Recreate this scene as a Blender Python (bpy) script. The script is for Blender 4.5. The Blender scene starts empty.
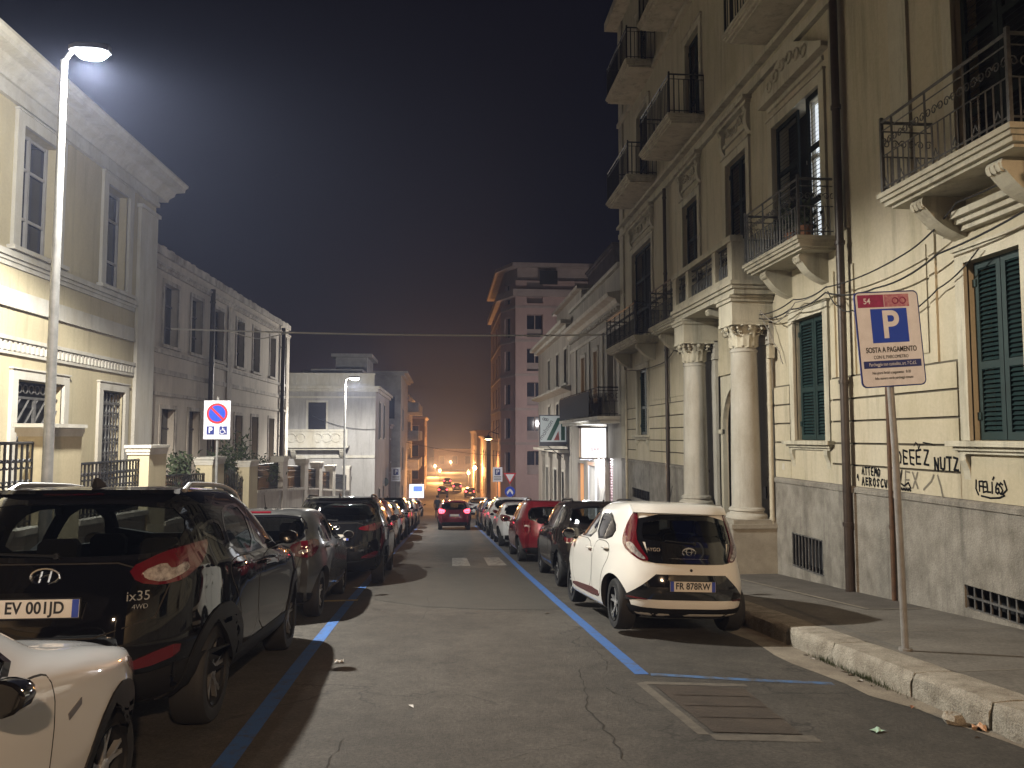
import bpy, bmesh, math, random
from mathutils import Vector, Matrix
from mathutils.bvhtree import BVHTree
random.seed(7)
R = math.radians
scene = bpy.context.scene
col = scene.collection

# ------------------------------------------------------------------ camera
cd = bpy.data.cameras.new('camera'); cam = bpy.data.objects.new('camera', cd); col.objects.link(cam)
cd.sensor_width = 36; cd.lens = 769/1024*36; cd.clip_start = .05; cd.clip_end = 2000
cam.location = (0, 0, 1.6); cam.rotation_euler = (R(90+3.9), 0, R(-5.0))
scene.camera = cam
# ------------------------------------------------------------------ night sky, exposure
w = bpy.data.worlds.new('World'); scene.world = w; w.use_nodes = True
bgn = w.node_tree.nodes['Background']; bgn.inputs[0].default_value = (.26, .28, .60, 1); bgn.inputs[1].default_value = .010
vs = scene.view_settings; vs.view_transform = 'Standard'; vs.look = 'None'; vs.exposure = 0; vs.gamma = 1
scene.cycles.use_denoising = True
try: scene.cycles.denoiser = 'OPENIMAGEDENOISE'
except Exception: pass
scene.cycles.max_bounces = 6; scene.cycles.diffuse_bounces = 1; scene.cycles.glossy_bounces = 3
scene.cycles.transparent_max_bounces = 10; scene.cycles.volume_bounces = 0
scene.cycles.sample_clamp_indirect = 4; scene.cycles.caustics_reflective = False; scene.cycles.caustics_refractive = False
LED = (1.0, .965, .87); SODIUM = (1.0, .46, .15)
LED_W, LEAK_W, WARM_W, LED2_W = 8500, 1500, 9500, 6400
HAZE = .0012

# ------------------------------------------------------------------ the slope of the street
S = -.0792
def rz(y):
    if y < 75: return S*y
    if y < 115: t = y-75; return S*75 + S*t*(1-t/94.0)
    return S*75 + S*40*(1-40/94.0) - .018*(y-115)
PITCH = math.atan(S)

# ------------------------------------------------------------------ materials
M = {}
def mat(name, c, rough=.6, metal=0, coat=0, noise=0, scale=6, bump=0, c2=None, stretch=(1,1,1), emit=0, spec=None, detail=6, fine=0, streak=0):
    m = bpy.data.materials.new(name); m.use_nodes = True; nt = m.node_tree; b = nt.nodes['Principled BSDF']
    c = (*c, 1)
    b.inputs['Base Color'].default_value = c; b.inputs['Roughness'].default_value = rough; b.inputs['Metallic'].default_value = metal
    b.inputs['Coat Weight'].default_value = coat; b.inputs['Coat Roughness'].default_value = .04
    if spec is not None: b.inputs['Specular IOR Level'].default_value = spec
    if emit: b.inputs['Emission Color'].default_value = c; b.inputs['Emission Strength'].default_value = emit
    if noise or bump or c2:
        tc = nt.nodes.new('ShaderNodeTexCoord'); mp = nt.nodes.new('ShaderNodeMapping'); mp.inputs['Scale'].default_value = stretch
        nt.links.new(tc.outputs['Object'], mp.inputs[0])
        n = nt.nodes.new('ShaderNodeTexNoise'); n.inputs['Scale'].default_value = scale; n.inputs['Detail'].default_value = detail; n.inputs['Roughness'].default_value = .65
        nt.links.new(mp.outputs[0], n.inputs['Vector'])
        mx = nt.nodes.new('ShaderNodeMix'); mx.data_type = 'RGBA'
        d = c2 if c2 else tuple(v*(1-noise) for v in c[:3])
        rp = nt.nodes.new('ShaderNodeMapRange'); rp.inputs[1].default_value = .35; rp.inputs[2].default_value = .68
        nt.links.new(n.outputs[0], rp.inputs[0]); nt.links.new(rp.outputs[0], mx.inputs[0])
        mx.inputs[6].default_value = c; mx.inputs[7].default_value = (*d, 1)
        out = mx.outputs[2]
        if fine:
            n2 = nt.nodes.new('ShaderNodeTexNoise'); n2.inputs['Scale'].default_value = scale*22; n2.inputs['Detail'].default_value = 3
            nt.links.new(tc.outputs['Object'], n2.inputs['Vector'])
            r2 = nt.nodes.new('ShaderNodeMapRange'); r2.inputs[1].default_value = .3; r2.inputs[2].default_value = .7; r2.inputs[3].default_value = 1-fine; r2.inputs[4].default_value = 1+fine*.6
            nt.links.new(n2.outputs[0], r2.inputs[0])
            m2 = nt.nodes.new('ShaderNodeVectorMath'); m2.operation = 'SCALE'
            nt.links.new(out, m2.inputs[0]); nt.links.new(r2.outputs[0], m2.inputs['Scale']); out = m2.outputs[0]
        if streak:
            m3 = nt.nodes.new('ShaderNodeMapping'); m3.inputs['Scale'].default_value = (2.6, 2.6, .22); nt.links.new(tc.outputs['Object'], m3.inputs[0])
            n4 = nt.nodes.new('ShaderNodeTexNoise'); n4.inputs['Scale'].default_value = 1.3; n4.inputs['Detail'].default_value = 9; n4.inputs['Roughness'].default_value = .72
            nt.links.new(m3.outputs[0], n4.inputs['Vector'])
            r4 = nt.nodes.new('ShaderNodeMapRange'); r4.inputs[1].default_value = .50; r4.inputs[2].default_value = .78; r4.inputs[3].default_value = 1; r4.inputs[4].default_value = 1-streak*2
            nt.links.new(n4.outputs[0], r4.inputs[0])
            m4 = nt.nodes.new('ShaderNodeVectorMath'); m4.operation = 'SCALE'; nt.links.new(out, m4.inputs[0]); nt.links.new(r4.outputs[0], m4.inputs['Scale']); out = m4.outputs[0]
        nt.links.new(out, b.inputs['Base Color'])
        if bump:
            bp = nt.nodes.new('ShaderNodeBump'); bp.inputs['Strength'].default_value = bump; bp.inputs['Distance'].default_value = .02
            n3 = nt.nodes.new('ShaderNodeTexNoise'); n3.inputs['Scale'].default_value = scale*10; n3.inputs['Detail'].default_value = 5
            nt.links.new(tc.outputs['Object'], n3.inputs['Vector'])
            nt.links.new(n3.outputs[0], bp.inputs['Height']); nt.links.new(bp.outputs[0], b.inputs['Normal'])
    M[name] = m; return m

mat('cream', (.545,.48,.36), .85, streak=.22, c2=(.44,.385,.265), scale=1.1, stretch=(1,1,.45), bump=.15, fine=.06)
mat('cream_trim', (.56,.52,.41), .8, streak=.32, c2=(.43,.385,.29), scale=2.0, stretch=(1,1,.5), bump=.12, fine=.06)
mat('cream_left', (.56,.49,.33), .85, streak=.14, c2=(.49,.42,.28), scale=.9, stretch=(1,1,.5), bump=.12, fine=.05)
mat('white_trim', (.62,.60,.55), .8, streak=.14, c2=(.50,.46,.38), scale=1.6, stretch=(1,1,.4), bump=.1, fine=.05)
mat('drab', (.56,.49,.41), .88, streak=.16, c2=(.45,.395,.33), scale=1.2, stretch=(1,1,.35), bump=.15, fine=.08)
mat('drab_trim', (.56,.50,.43), .88, streak=.2, c2=(.22,.19,.16), scale=2.2, stretch=(1,1,.6), bump=.15, fine=.08)
mat('plinth', (.31,.285,.245), .9, streak=.3, c2=(.165,.147,.122), scale=3.4, stretch=(1,1,.75), bump=.5, fine=.3)
mat('stone', (.36,.33,.27), .88, c2=(.26,.235,.19), scale=3.5, bump=.35, fine=.15)
mat('column_stone', (.46,.435,.38), .8, streak=.2, c2=(.37,.34,.28), scale=3, stretch=(1,1,.5), bump=.2, fine=.1)
mat('kerb', (.385,.35,.29), .88, c2=(.20,.172,.135), scale=5.5, bump=.9, fine=.4)
mat('shutter', (.012,.034,.033), .5, noise=.35, scale=3)
mat('shutter_dark', (.006,.010,.009), .7, spec=.2, noise=.35, scale=3)
mat('iron', (.018,.018,.020), .45, metal=.3)
mat('iron_grey', (.16,.155,.15), .5, metal=.3, noise=.5, scale=9)
mat('pipe_brown', (.045,.030,.022), .45, noise=.4, scale=5)
mat('pipe_rust', (.12,.065,.035), .7, c2=(.06,.035,.022), scale=8)
mat('pipe_pale', (.50,.45,.34), .6, noise=.25, scale=5)
mat('pole_steel', (.27,.27,.265), .5, metal=.3, noise=.3, scale=7)
mat('pole_rusty', (.27,.265,.26), .5, metal=.2, c2=(.19,.175,.16), scale=6)
mat('dark_room', (.006,.006,.007), .9)
mat('pane', (.010,.011,.020), .05, spec=.6)
mat('white_wall', (.47,.455,.45), .85, streak=.22, c2=(.34,.325,.31), scale=.8, stretch=(1,1,.4), bump=.1, fine=.06)
mat('pale_wall', (.48,.44,.39), .85, streak=.25, c2=(.33,.30,.26), scale=1, stretch=(1,1,.4), bump=.1, fine=.06)
mat('pink_wall', (.45,.315,.285), .85, c2=(.37,.255,.23), scale=.7, stretch=(1,1,.4), bump=.1)
mat('pink_band', (.40,.32,.29), .85, noise=.2, scale=1)
mat('orange_wall', (.20,.14,.10), .85, noise=.3, scale=1)
mat('grey_wall', (.42,.40,.385), .88, noise=.35, scale=1)
mat('dark_wall', (.14,.12,.115), .9, noise=.4, scale=1.3)
mat('roof_tile', (.22,.11,.07), .85, noise=.4, scale=6)
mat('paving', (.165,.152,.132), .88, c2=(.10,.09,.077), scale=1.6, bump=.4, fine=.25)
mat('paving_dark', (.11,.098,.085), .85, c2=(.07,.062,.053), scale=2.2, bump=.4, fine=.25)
mat('mortar', (.25,.22,.175), .9, noise=.4, scale=8)
mat('border_mortar', (.115,.10,.082), .9, noise=.45, scale=7, bump=.3)
mat('groove_dark', (.10,.085,.062), .95)
mat('gutter', (.26,.225,.175), .88, c2=(.15,.125,.098), scale=3.5, bump=.4, fine=.25)
mat('yard', (.20,.17,.13), .9, noise=.4, scale=3)
mat('cover_iron', (.060,.046,.037), .6, c2=(.038,.03,.025), scale=5, bump=.4, fine=.2)
mat('crack', (.022,.019,.016), .95)
mat('leaf', (.045,.062,.026), .6, noise=.5, scale=4)
mat('leaf_grass', (.055,.085,.03), .7, noise=.4, scale=10)
mat('bark', (.06,.045,.03), .9)
mat('rubber', (.012,.012,.013), .75, bump=.05)
mat('alloy', (.50,.50,.51), .42, metal=.75)
mat('alloy_dark', (.20,.20,.205), .42, metal=.7)
mat('black_plastic', (.009,.009,.010), .6, spec=.25)
mat('black_gloss', (.006,.006,.007), .08, coat=1)
mat('seat', (.022,.022,.024), .8)
mat('interior', (.012,.012,.013), .85)
mat('chrome', (.75,.75,.76), .15, metal=1)
mat('tail_red', (.085,.002,.006), .10, coat=1)
mat('tail_clear', (.46,.42,.42), .22, coat=1, metal=.45, c2=(.10,.07,.07), scale=22)
mat('brake_red', (.13,.003,.008), .12, coat=1)
mat('tail_lit', (1,.06,.10), .2, emit=7)
mat('lamp_lit', (1,.9,.75), .2, emit=14)
mat('plate_white', (.62,.58,.53), .45)
mat('plate_blue', (.02,.05,.35), .45)
mat('ink', (.008,.008,.010), .6)
mat('graffiti', (.008,.008,.009), .9, spec=.1)
mat('graffiti_faint', (.17,.15,.115), .8)
mat('sign_white', (.78,.78,.86), .4, noise=.12, scale=9)
mat('sign_blue', (.010,.055,.50), .4)
mat('sign_navy', (.018,.03,.18), .4)
mat('sign_red', (.50,.02,.03), .4)
mat('sign_magenta', (.34,.03,.13), .45, noise=.35, scale=18)
mat('sign_pink', (.55,.30,.33), .45, c2=(.34,.06,.16), scale=22)
mat('sign_grey', (.13,.13,.15), .5)
mat('sign_green', (.015,.13,.075), .4)
mat('sign_coral', (.62,.13,.10), .4)
mat('cable_black', (.020,.018,.017), .7)
mat('cable_grey', (.22,.20,.17), .7)
mat('cable_white', (.80,.76,.70), .6)
mat('mesh_screen', (.012,.013,.028), .8, noise=.4, scale=6)
mat('pink_shutter', (.55,.36,.38), .6)
mat('led_lens', (.93,.97,1), .3, emit=160)
mat('led_lens_far', (.93,.97,1), .3, emit=60)
mat('sodium_lens', (1,.55,.22), .3, emit=22)
mat('shop_light', (.93,.96,1), .3, emit=1.5)
mat('shop_wall', (.62,.64,.72), .6)
mat('bill_light', (.62,.76,1), .3, emit=1.6)
mat('bill_blue', (.12,.25,.9), .3, emit=1.1)
mat('room_light', (.86,.93,1), .4, emit=.85)
mat('warm_window', (1,.55,.25), .4, emit=.16)
mat('skin', (.45,.28,.2), .6); mat('coat_dark', (.02,.02,.028), .8); mat('hair', (.02,.015,.01), .7)
mat('litter_green', (.35,.50,.40), .7); mat('litter_orange', (.55,.34,.22), .7); mat('litter_white', (.5,.47,.44), .7)
mat('pot', (.28,.13,.07), .8)

def glass_mat(name, tint):
    m = bpy.data.materials.new(name); m.use_nodes = True; nt = m.node_tree; nt.nodes.clear()
    o = nt.nodes.new('ShaderNodeOutputMaterial'); t = nt.nodes.new('ShaderNodeBsdfTransparent'); g = nt.nodes.new('ShaderNodeBsdfGlossy')
    f = nt.nodes.new('ShaderNodeFresnel'); f.inputs[0].default_value = 1.45; x = nt.nodes.new('ShaderNodeMixShader')
    t.inputs[0].default_value = (*tint, 1); g.inputs['Roughness'].default_value = .03
    nt.links.new(f.outputs[0], x.inputs[0]); nt.links.new(t.outputs[0], x.inputs[1]); nt.links.new(g.outputs[0], x.inputs[2]); nt.links.new(x.outputs[0], o.inputs[0])
    M[name] = m
glass_mat('glass', (.38,.40,.40)); glass_mat('glass_tint', (.34,.36,.36))

def paint(name, c, metal=0, rough=.35):
    return mat(name, c, rough, metal=metal, coat=1, spec=.0 if max(c) < .05 else .2)
paint('paint_white', (.70,.68,.64)); paint('paint_white_cool', (.66,.66,.67)); paint('paint_black', (.003,.003,.004), rough=.6)
paint('paint_grey', (.085,.085,.084), .5); paint('paint_brown', (.012,.010,.010), .0, rough=.6); paint('paint_red', (.13,.010,.016), .2)
paint('paint_silver', (.40,.40,.41), .6); paint('paint_dark', (.006,.006,.007), .0, rough=.6); paint('paint_maroon', (.14,.010,.022), .2); paint('paint_blue', (.02,.03,.07), .3)

def asphalt():
    m = mat('asphalt', (.075,.068,.058), .82); nt = m.node_tree; b = nt.nodes['Principled BSDF']
    N = nt.nodes.new; L = nt.links.new
    tc = N('ShaderNodeTexCoord')
    def noise(s, d=5, r=.6):
        n = N('ShaderNodeTexNoise'); n.inputs['Scale'].default_value = s; n.inputs['Detail'].default_value = d; n.inputs['Roughness'].default_value = r
        L(tc.outputs['Object'], n.inputs['Vector']); return n
    def rng(src, a, c, lo, hi):
        r = N('ShaderNodeMapRange'); r.inputs[1].default_value = a; r.inputs[2].default_value = c; r.inputs[3].default_value = lo; r.inputs[4].default_value = hi
        L(src, r.inputs[0]); return r.outputs[0]
    def mul(a, c):
        k = N('ShaderNodeMath'); k.operation = 'MULTIPLY'; L(a, k.inputs[0]); L(c, k.inputs[1]); return k.outputs[0]
    big = rng(noise(.55, 7, .7).outputs[0], .36, .64, .62, 1.22)
    mid = rng(noise(5, 8, .75).outputs[0], .32, .68, .68, 1.25)
    fine = rng(noise(38, 6, .8).outputs[0], .32, .70, .42, 1.7)
    # aggregate chips
    v = N('ShaderNodeTexVoronoi'); v.inputs['Scale'].default_value = 85; L(tc.outputs['Object'], v.inputs['Vector'])
    chip = rng(v.outputs['Distance'], .05, .35, 1.25, .9)
    # old cracks: edges of big distorted cells, only where a second noise lets them be
    dn = noise(1.7, 4); vm = N('ShaderNodeVectorMath'); vm.operation = 'SCALE'; vm.inputs['Scale'].default_value = .9; L(dn.outputs['Color'], vm.inputs[0])
    va = N('ShaderNodeVectorMath'); va.operation = 'ADD'; L(tc.outputs['Object'], va.inputs[0]); L(vm.outputs[0], va.inputs[1])
    v2 = N('ShaderNodeTexVoronoi'); v2.feature = 'DISTANCE_TO_EDGE'; v2.inputs['Scale'].default_value = .42; L(va.outputs[0], v2.inputs['Vector'])
    cr = rng(v2.outputs['Distance'], .0, .012, .35, 1.0)
    ms = rng(noise(.6, 2).outputs[0], .48, .56, 0, 1)
    inv = N('ShaderNodeMix'); inv.data_type = 'FLOAT'; L(ms, inv.inputs[0]); inv.inputs[2].default_value = 1; L(cr, inv.inputs[3])
    k = mul(mul(mul(big, mid), mul(fine, chip)), inv.outputs[0])
    sc = N('ShaderNodeVectorMath'); sc.operation = 'SCALE'; sc.inputs[0].default_value = (.060,.053,.045); L(k, sc.inputs['Scale']); L(sc.outputs[0], b.inputs['Base Color'])
    bp = N('ShaderNodeBump'); bp.inputs['Strength'].default_value = .5; bp.inputs['Distance'].default_value = .012
    L(mul(fine, inv.outputs[0]), bp.inputs['Height']); L(bp.outputs[0], b.inputs['Normal'])
    return m
asphalt()
def worn(name, c, under=(.065,.058,.05), thr=.52):
    m = mat(name, c, .75); nt = m.node_tree; b = nt.nodes['Principled BSDF']; N = nt.nodes.new; L = nt.links.new
    tc = N('ShaderNodeTexCoord'); n = N('ShaderNodeTexNoise'); n.inputs['Scale'].default_value = 9; n.inputs['Detail'].default_value = 9; n.inputs['Roughness'].default_value = .75
    L(tc.outputs['Object'], n.inputs['Vector'])
    r = N('ShaderNodeMapRange'); r.inputs[1].default_value = thr-.07; r.inputs[2].default_value = thr+.12; L(n.outputs[0], r.inputs[0])
    x = N('ShaderNodeMix'); x.data_type = 'RGBA'; L(r.outputs[0], x.inputs[0]); x.inputs[6].default_value = (*c, 1); x.inputs[7].default_value = (*under, 1); L(x.outputs[2], b.inputs['Base Color'])
worn('line_blue', (.036,.112,.32), thr=.575); worn('line_blue_worn', (.05,.12,.26), thr=.50); worn('line_white', (.22,.21,.19), thr=.48); worn('line_yellow', (.38,.27,.10), thr=.55)
mat('asphalt_patch', (.046,.042,.036), .85, c2=(.037,.034,.029), scale=3, bump=.4, fine=.35)

# ------------------------------------------------------------------ mesh builder
ORG = {}
def ident(u, o, z): return (u, o, z)
class MB:
    def __init__(s, T=None): s.bm = bmesh.new(); s.T = T or ident; s.mi = 0
    def v(s, p): return s.bm.verts.new(s.T(*p))
    def face(s, vs):
        try: f = s.bm.faces.new(vs); f.material_index = s.mi; return f
        except ValueError: pass
    def poly(s, pts): return s.face([s.v(p) for p in pts])
    def box(s, u0, u1, o0, o1, z0, z1, jit=0):
        j = (lambda: random.uniform(-jit, jit)) if jit else (lambda: 0)
        c = [s.v((u+j(), o+j(), z+j())) for u in (u0, u1) for o in (o0, o1) for z in (z0, z1)]
        for q in ((0,1,3,2),(4,6,7,5),(0,4,5,1),(2,3,7,6),(0,2,6,4),(1,5,7,3)): s.face([c[i] for i in q])
        return s
    def loft(s, rings, caps=True, closed=True):
        vr = [[s.v(p) for p in r] for r in rings]; n = len(vr[0])
        for a, b in zip(vr, vr[1:]):
            for i in range(n if closed else n-1): s.face([a[i], a[(i+1) % n], b[(i+1) % n], b[i]])
        if caps: s.face(vr[0][::-1]); s.face(vr[-1])
        return s
    def prism_u(s, prof, u0, u1): return s.loft([[(u0, o, z) for o, z in prof], [(u1, o, z) for o, z in prof]])
    def prism_z(s, prof, z0, z1): return s.loft([[(u, o, z0) for u, o in prof], [(u, o, z1) for u, o in prof]])
    def prism_o(s, prof, o0, o1): return s.loft([[(u, o0, z) for u, z in prof], [(u, o1, z) for u, z in prof]])
    def tube(s, pts, r, n=6, closed=False):
        pts = [Vector(p) for p in pts]; m = len(pts); rings = []
        for i, p in enumerate(pts):
            a = pts[i-1] if (i or closed) else p; b = pts[(i+1) % m] if (i < m-1 or closed) else p
            d = (b-a).normalized() if (b-a).length > 1e-9 else Vector((0,0,1))
            x = d.cross(Vector((0,0,1)));
            if x.length < .05: x = d.cross(Vector((0,1,0)))
            x.normalize(); y = d.cross(x); rr = r[i] if isinstance(r, (list, tuple)) else r
            rings.append([tuple(p + x*math.cos(2*math.pi*k/n)*rr + y*math.sin(2*math.pi*k/n)*rr) for k in range(n)])
        if closed: rings.append(rings[0]); return s.loft(rings, caps=False)
        return s.loft(rings)
    def lathe(s, cu, co, prof, n=24, a0=0):
        return s.loft([[(cu+r*math.cos(a0+2*math.pi*k/n), co+r*math.sin(a0+2*math.pi*k/n), z) for k in range(n)] for r, z in prof])
    def ring(s, c, r, t, axis=1, n=14, ry=None):
        ry = ry or r; pts = []
        for k in range(n):
            a = 2*math.pi*k/n; p = list(c); ax = [i for i in range(3) if i != axis]
            p[ax[0]] += r*math.cos(a); p[ax[1]] += ry*math.sin(a); pts.append(p)
        return s.tube(pts, t, 5, True)
    def build(s, name, m, parent=None, smooth=False, merge=True, org=None, bevel=0):
        bm = s.bm
        if merge: bmesh.ops.remove_doubles(bm, verts=bm.verts, dist=1e-5)
        bmesh.ops.recalc_face_normals(bm, faces=bm.faces)
        if bevel: bmesh.ops.bevel(bm, geom=[e for e in bm.edges if len(e.link_faces) == 2 and e.calc_face_angle(0) > .6], offset=bevel, segments=2, affect='EDGES', clamp_overlap=True)
        r = parent
        while r is not None and r.parent is not None: r = r.parent
        o = Vector(org) if org else (ORG.get(r.name, Vector()) if r is not None else Vector())
        for v in bm.verts: v.co -= o
        me = bpy.data.meshes.new(name); bm.to_mesh(me); bm.free()
        for k in (m if isinstance(m, (list, tuple)) else [m]): me.materials.append(M[k] if isinstance(k, str) else k)
        if smooth:
            me.polygons.foreach_set('use_smooth', [True]*len(me.polygons)); me.set_sharp_from_angle(angle=R(38))
        ob = bpy.data.objects.new(name, me); col.objects.link(ob)
        if parent is not None: ob.parent = parent
        elif org: ob.location = org
        return ob
def thing(name, label, cat, loc=(0,0,0), group=None, rot=None):
    o = bpy.data.objects.new(name, None); col.objects.link(o); o.location = loc; o.empty_display_size = .2
    o['label'] = label; o['category'] = cat
    if group: o['group'] = group
    if rot: o.rotation_euler = rot
    ORG[o.name] = Vector(loc); return o
def local_thing(*a, **k):            # parts are given in the thing's own coordinates
    o = thing(*a, **k); ORG[o.name] = Vector(); return o
def tag(o, label, cat, group=None):
    o['label'] = label; o['category'] = cat
    if group: o['group'] = group
    return o
def struct(o, kind='structure'): o['kind'] = kind; return o
def text_obj(name, txt, size, m, parent=None, mtx=None, align='CENTER', ext=.001, sx=1.0, space=1.0, bold=0):
    c = bpy.data.curves.new(name, 'FONT'); c.body = txt; c.size = size; c.align_x = align; c.align_y = 'CENTER'; c.extrude = ext; c.space_character = space; c.offset = bold
    t = bpy.data.objects.new(name, c); col.objects.link(t)
    dg = bpy.context.evaluated_depsgraph_get(); me = bpy.data.meshes.new_from_object(t.evaluated_get(dg))
    bpy.data.objects.remove(t); bpy.data.curves.remove(c)
    me.transform((mtx or Matrix()) @ Matrix.Diagonal((sx, 1, 1, 1)))
    me.materials.clear(); me.materials.append(M[m])
    ob = bpy.data.objects.new(name, me); col.objects.link(ob)
    if parent is not None: ob.parent = parent
    return ob
def frame(origin, ex, ey):           # matrix that puts the text plane (x right, y up) at origin
    ex = Vector(ex).normalized(); ey = Vector(ey).normalized(); ez = ex.cross(ey)
    m = Matrix((ex, ey, ez)).transposed().to_4x4(); m.translation = Vector(origin); return m
def children(o): return [c for c in bpy.data.objects if c.parent == o]
def copy_tree(o, repl=None, parent=None):
    c = o.copy(); col.objects.link(c)
    if parent is not None: c.parent = parent
    if repl and c.data is not None:
        for i, sl in enumerate(c.material_slots):
            if sl.material and sl.material.name in repl:
                k = repl[sl.material.name]; sl.link = 'OBJECT'; sl.material = M[k]
    for ch in KIDS.get(o.name, []): copy_tree(ch, repl, c)
    return c
KIDS = {}
def index_kids():
    KIDS.clear()
    for o in bpy.data.objects:
        if o.parent: KIDS.setdefault(o.parent.name, []).append(o)
def spot(name, loc, target, watts, color, angle=150, blend=.5, radius=.1, parent=None):
    l = bpy.data.lights.new(name, 'SPOT'); l.energy = watts; l.color = color; l.spot_size = R(angle); l.spot_blend = blend; l.shadow_soft_size = radius
    o = bpy.data.objects.new(name, l); col.objects.link(o); o.location = loc
    o.rotation_euler = (Vector(target)-Vector(loc)).to_track_quat('-Z', 'Y').to_euler(); return o
def point(name, loc, watts, color, radius=.1):
    l = bpy.data.lights.new(name, 'POINT'); l.energy = watts; l.color = color; l.shadow_soft_size = radius
    o = bpy.data.objects.new(name, l); col.objects.link(o); o.location = loc; return o

# ------------------------------------------------------------------ ground, road, pavements
YS = [-30, -10, 0, 10, 20, 30, 40, 50, 60, 70, 75, 80, 85, 90, 95, 100, 105, 110, 115, 150, 200, 300, 420]
def strip(x0, x1, dz, ys=YS, y0=-30, y1=420):
    mb = MB(); ys = sorted(set([y for y in ys if y0 < y < y1] + [y0, y1]))
    f0 = x0 if callable(x0) else (lambda y: x0); f1 = x1 if callable(x1) else (lambda y: x1)
    mb.loft([[(f0(y), y, rz(y)+dz), (f1(y), y, rz(y)+dz)] for y in ys], caps=False, closed=False); return mb
def rbox(mb, x0, x1, y0, y1, h0, h1, jit=0):  # a block lying on the slope
    j = lambda: random.uniform(-jit, jit)
    c = [mb.v((x+j(), y+j(), rz(y)+h+j())) for x in (x0, x1) for y in (y0, y1) for h in (h0, h1)]
    for q in ((0,1,3,2),(4,6,7,5),(0,4,5,1),(2,3,7,6),(0,2,6,4),(1,5,7,3)): mb.face([c[i] for i in q])
struct(strip(-300, 300, -.30, y0=-60, y1=900).build('ground', 'yard'))
def camb(x): return -.075*max(0, min(1, (x-1.75)/2.1))
mb = MB(); xs_ = [-3.75, 0, 1.75, 3.9]; ys_ = [-30+6*k for k in range(18)]
mb.loft([[(x, y, rz(y)+camb(x)) for x in xs_] for y in ys_], caps=False, closed=False)
struct(mb.build('road', 'asphalt'))
struct(strip(-60, 60, -.02, y0=72, y1=92).build('crossing_street', 'asphalt'))
struct(strip(-7, 8, -.012, y0=92, y1=420).build('road_beyond_crossing', 'asphalt'))
mb = MB()
x0 = 3.875; y = -8.0
while y < 70:
    L_ = random.uniform(.85, 1.35)
    if y < 30:
        a, b = y+.008, y+L_-.008; j = .012; h = .14
        pts = []
        n = 6
        for i in range(n+1):
            yy = a+(b-a)*i/n; e = .02 if i in (0, n) else 0; k = lambda s=.007: random.uniform(-s, s); base = rz(yy)
            pts.append([(x0+.01+k(), yy, base-.2), (x0-.005+k(.012)+e, yy, base+.05+k()), (x0+.01+k(.012)+e, yy, base+h-.035-e), (x0+.045+k(), yy, base+h-.004-e*.6),
                        (x0+.2+k(), yy, base+h+k(.004)-e*.4), (x0+.375, yy, base+h-.002-e*.4), (x0+.375, yy, base-.2)])
        mb.loft(pts)
    else: rbox(mb, x0, x0+.375, y, y+L_, -.2, .14)
    y += L_
struct(mb.build('kerb_right', 'kerb', smooth=True))
struct(strip(4.255, 6.6, .134, y0=-8, y1=72).build('pavement_right', 'paving'))
mb = MB()
def sheet(mb, pts, dz):
    mb.poly([(x, y, rz(y)+dz+(camb(x) if x < 3.9 else 0)) for x, y in pts])
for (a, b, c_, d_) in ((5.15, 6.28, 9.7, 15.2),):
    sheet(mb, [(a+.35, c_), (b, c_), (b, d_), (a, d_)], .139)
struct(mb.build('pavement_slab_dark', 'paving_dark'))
mb = MB()
sheet(mb, [(5.47, 9.66), (5.50, 9.62), (6.28, 9.62), (6.28, 9.66)], .143); sheet(mb, [(5.43, 9.7), (5.50, 9.62), (5.14, 15.2), (5.08, 15.2)], .143)
for yy in (-2.0, 1.2, 4.1, 6.2, 8.05): sheet(mb, [(4.28, yy), (6.28, yy+.1), (6.28, yy+.112), (4.28, yy+.014)], .138)
struct(mb.build('pavement_joints_pale', 'mortar'))
mb = MB(); rz_pts = []
for k in range(14):
    yy = 4.2+k*.42; rz_pts.append((3.50+.05*math.sin(k*1.3)+(.20 if yy < 6.0 else 0)+max(0, (7-yy))*.05, yy))
mb.poly([(x, y, rz(y)+camb(x)+.004) for x, y in rz_pts] + [(3.9, rz_pts[-1][1], rz(rz_pts[-1][1])+camb(3.9)+.004), (3.9, 4.2, rz(4.2)+camb(3.9)+.004)])
struct(mb.build('gutter_right', 'gutter'))
struct(strip(-3.95, -3.72, .14, y0=-10, y1=52).build('kerb_left_top', 'kerb'))
struct(strip(-6.0, -3.95, .136, y0=-10, y1=72).build('pavement_left', 'paving'))
mb = MB(); rbox(mb, -3.97, -3.715, -10, 70, -.1, .135); struct(mb.build('kerb_left', 'kerb'))
# painted markings and repairs, thin sheets on the asphalt
def curve_band(path, w_, dz):
    mb = MB(); rings = []
    for i, (x, y) in enumerate(path):
        a = path[max(i-1, 0)]; b = path[min(i+1, len(path)-1)]; d = Vector((b[0]-a[0], b[1]-a[1])).normalized(); n = Vector((d.y, -d.x))*w_/2
        rings.append([(x-n.x, y-n.y, rz(y-n.y)+camb(x-n.x)+dz), (x+n.x, y+n.y, rz(y+n.y)+camb(x+n.x)+dz)])
    mb.loft(rings, caps=False, closed=False); return mb
struct(curve_band([(1.80, 7.02), (1.78, 9), (1.75, 12), (1.73, 17), (1.75, 24), (1.8, 34), (1.8, 45)], .13, .004).build('bay_line_right', 'line_blue'))
struct(curve_band([(-1.27, 1.5), (-1.32, 4.9), (-1.40, 8), (-1.46, 12), (-1.5, 20), (-1.5, 32), (-1.45, 45)], .135, .004).build('bay_line_left', 'line_blue'))
struct(curve_band([(1.88, 7.02), (2.6, 6.86), (3.45, 6.72)], .10, .004).build('bay_line_end', 'line_blue_worn'))
mb = MB(); sheet(mb, [(-1.95, 12.45), (-1.35, 12.5), (-1.36, 12.68), (-1.95, 12.62)], .0042); struct(mb.build('bay_mark_yellow', 'line_yellow'))
mb = MB()
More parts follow.
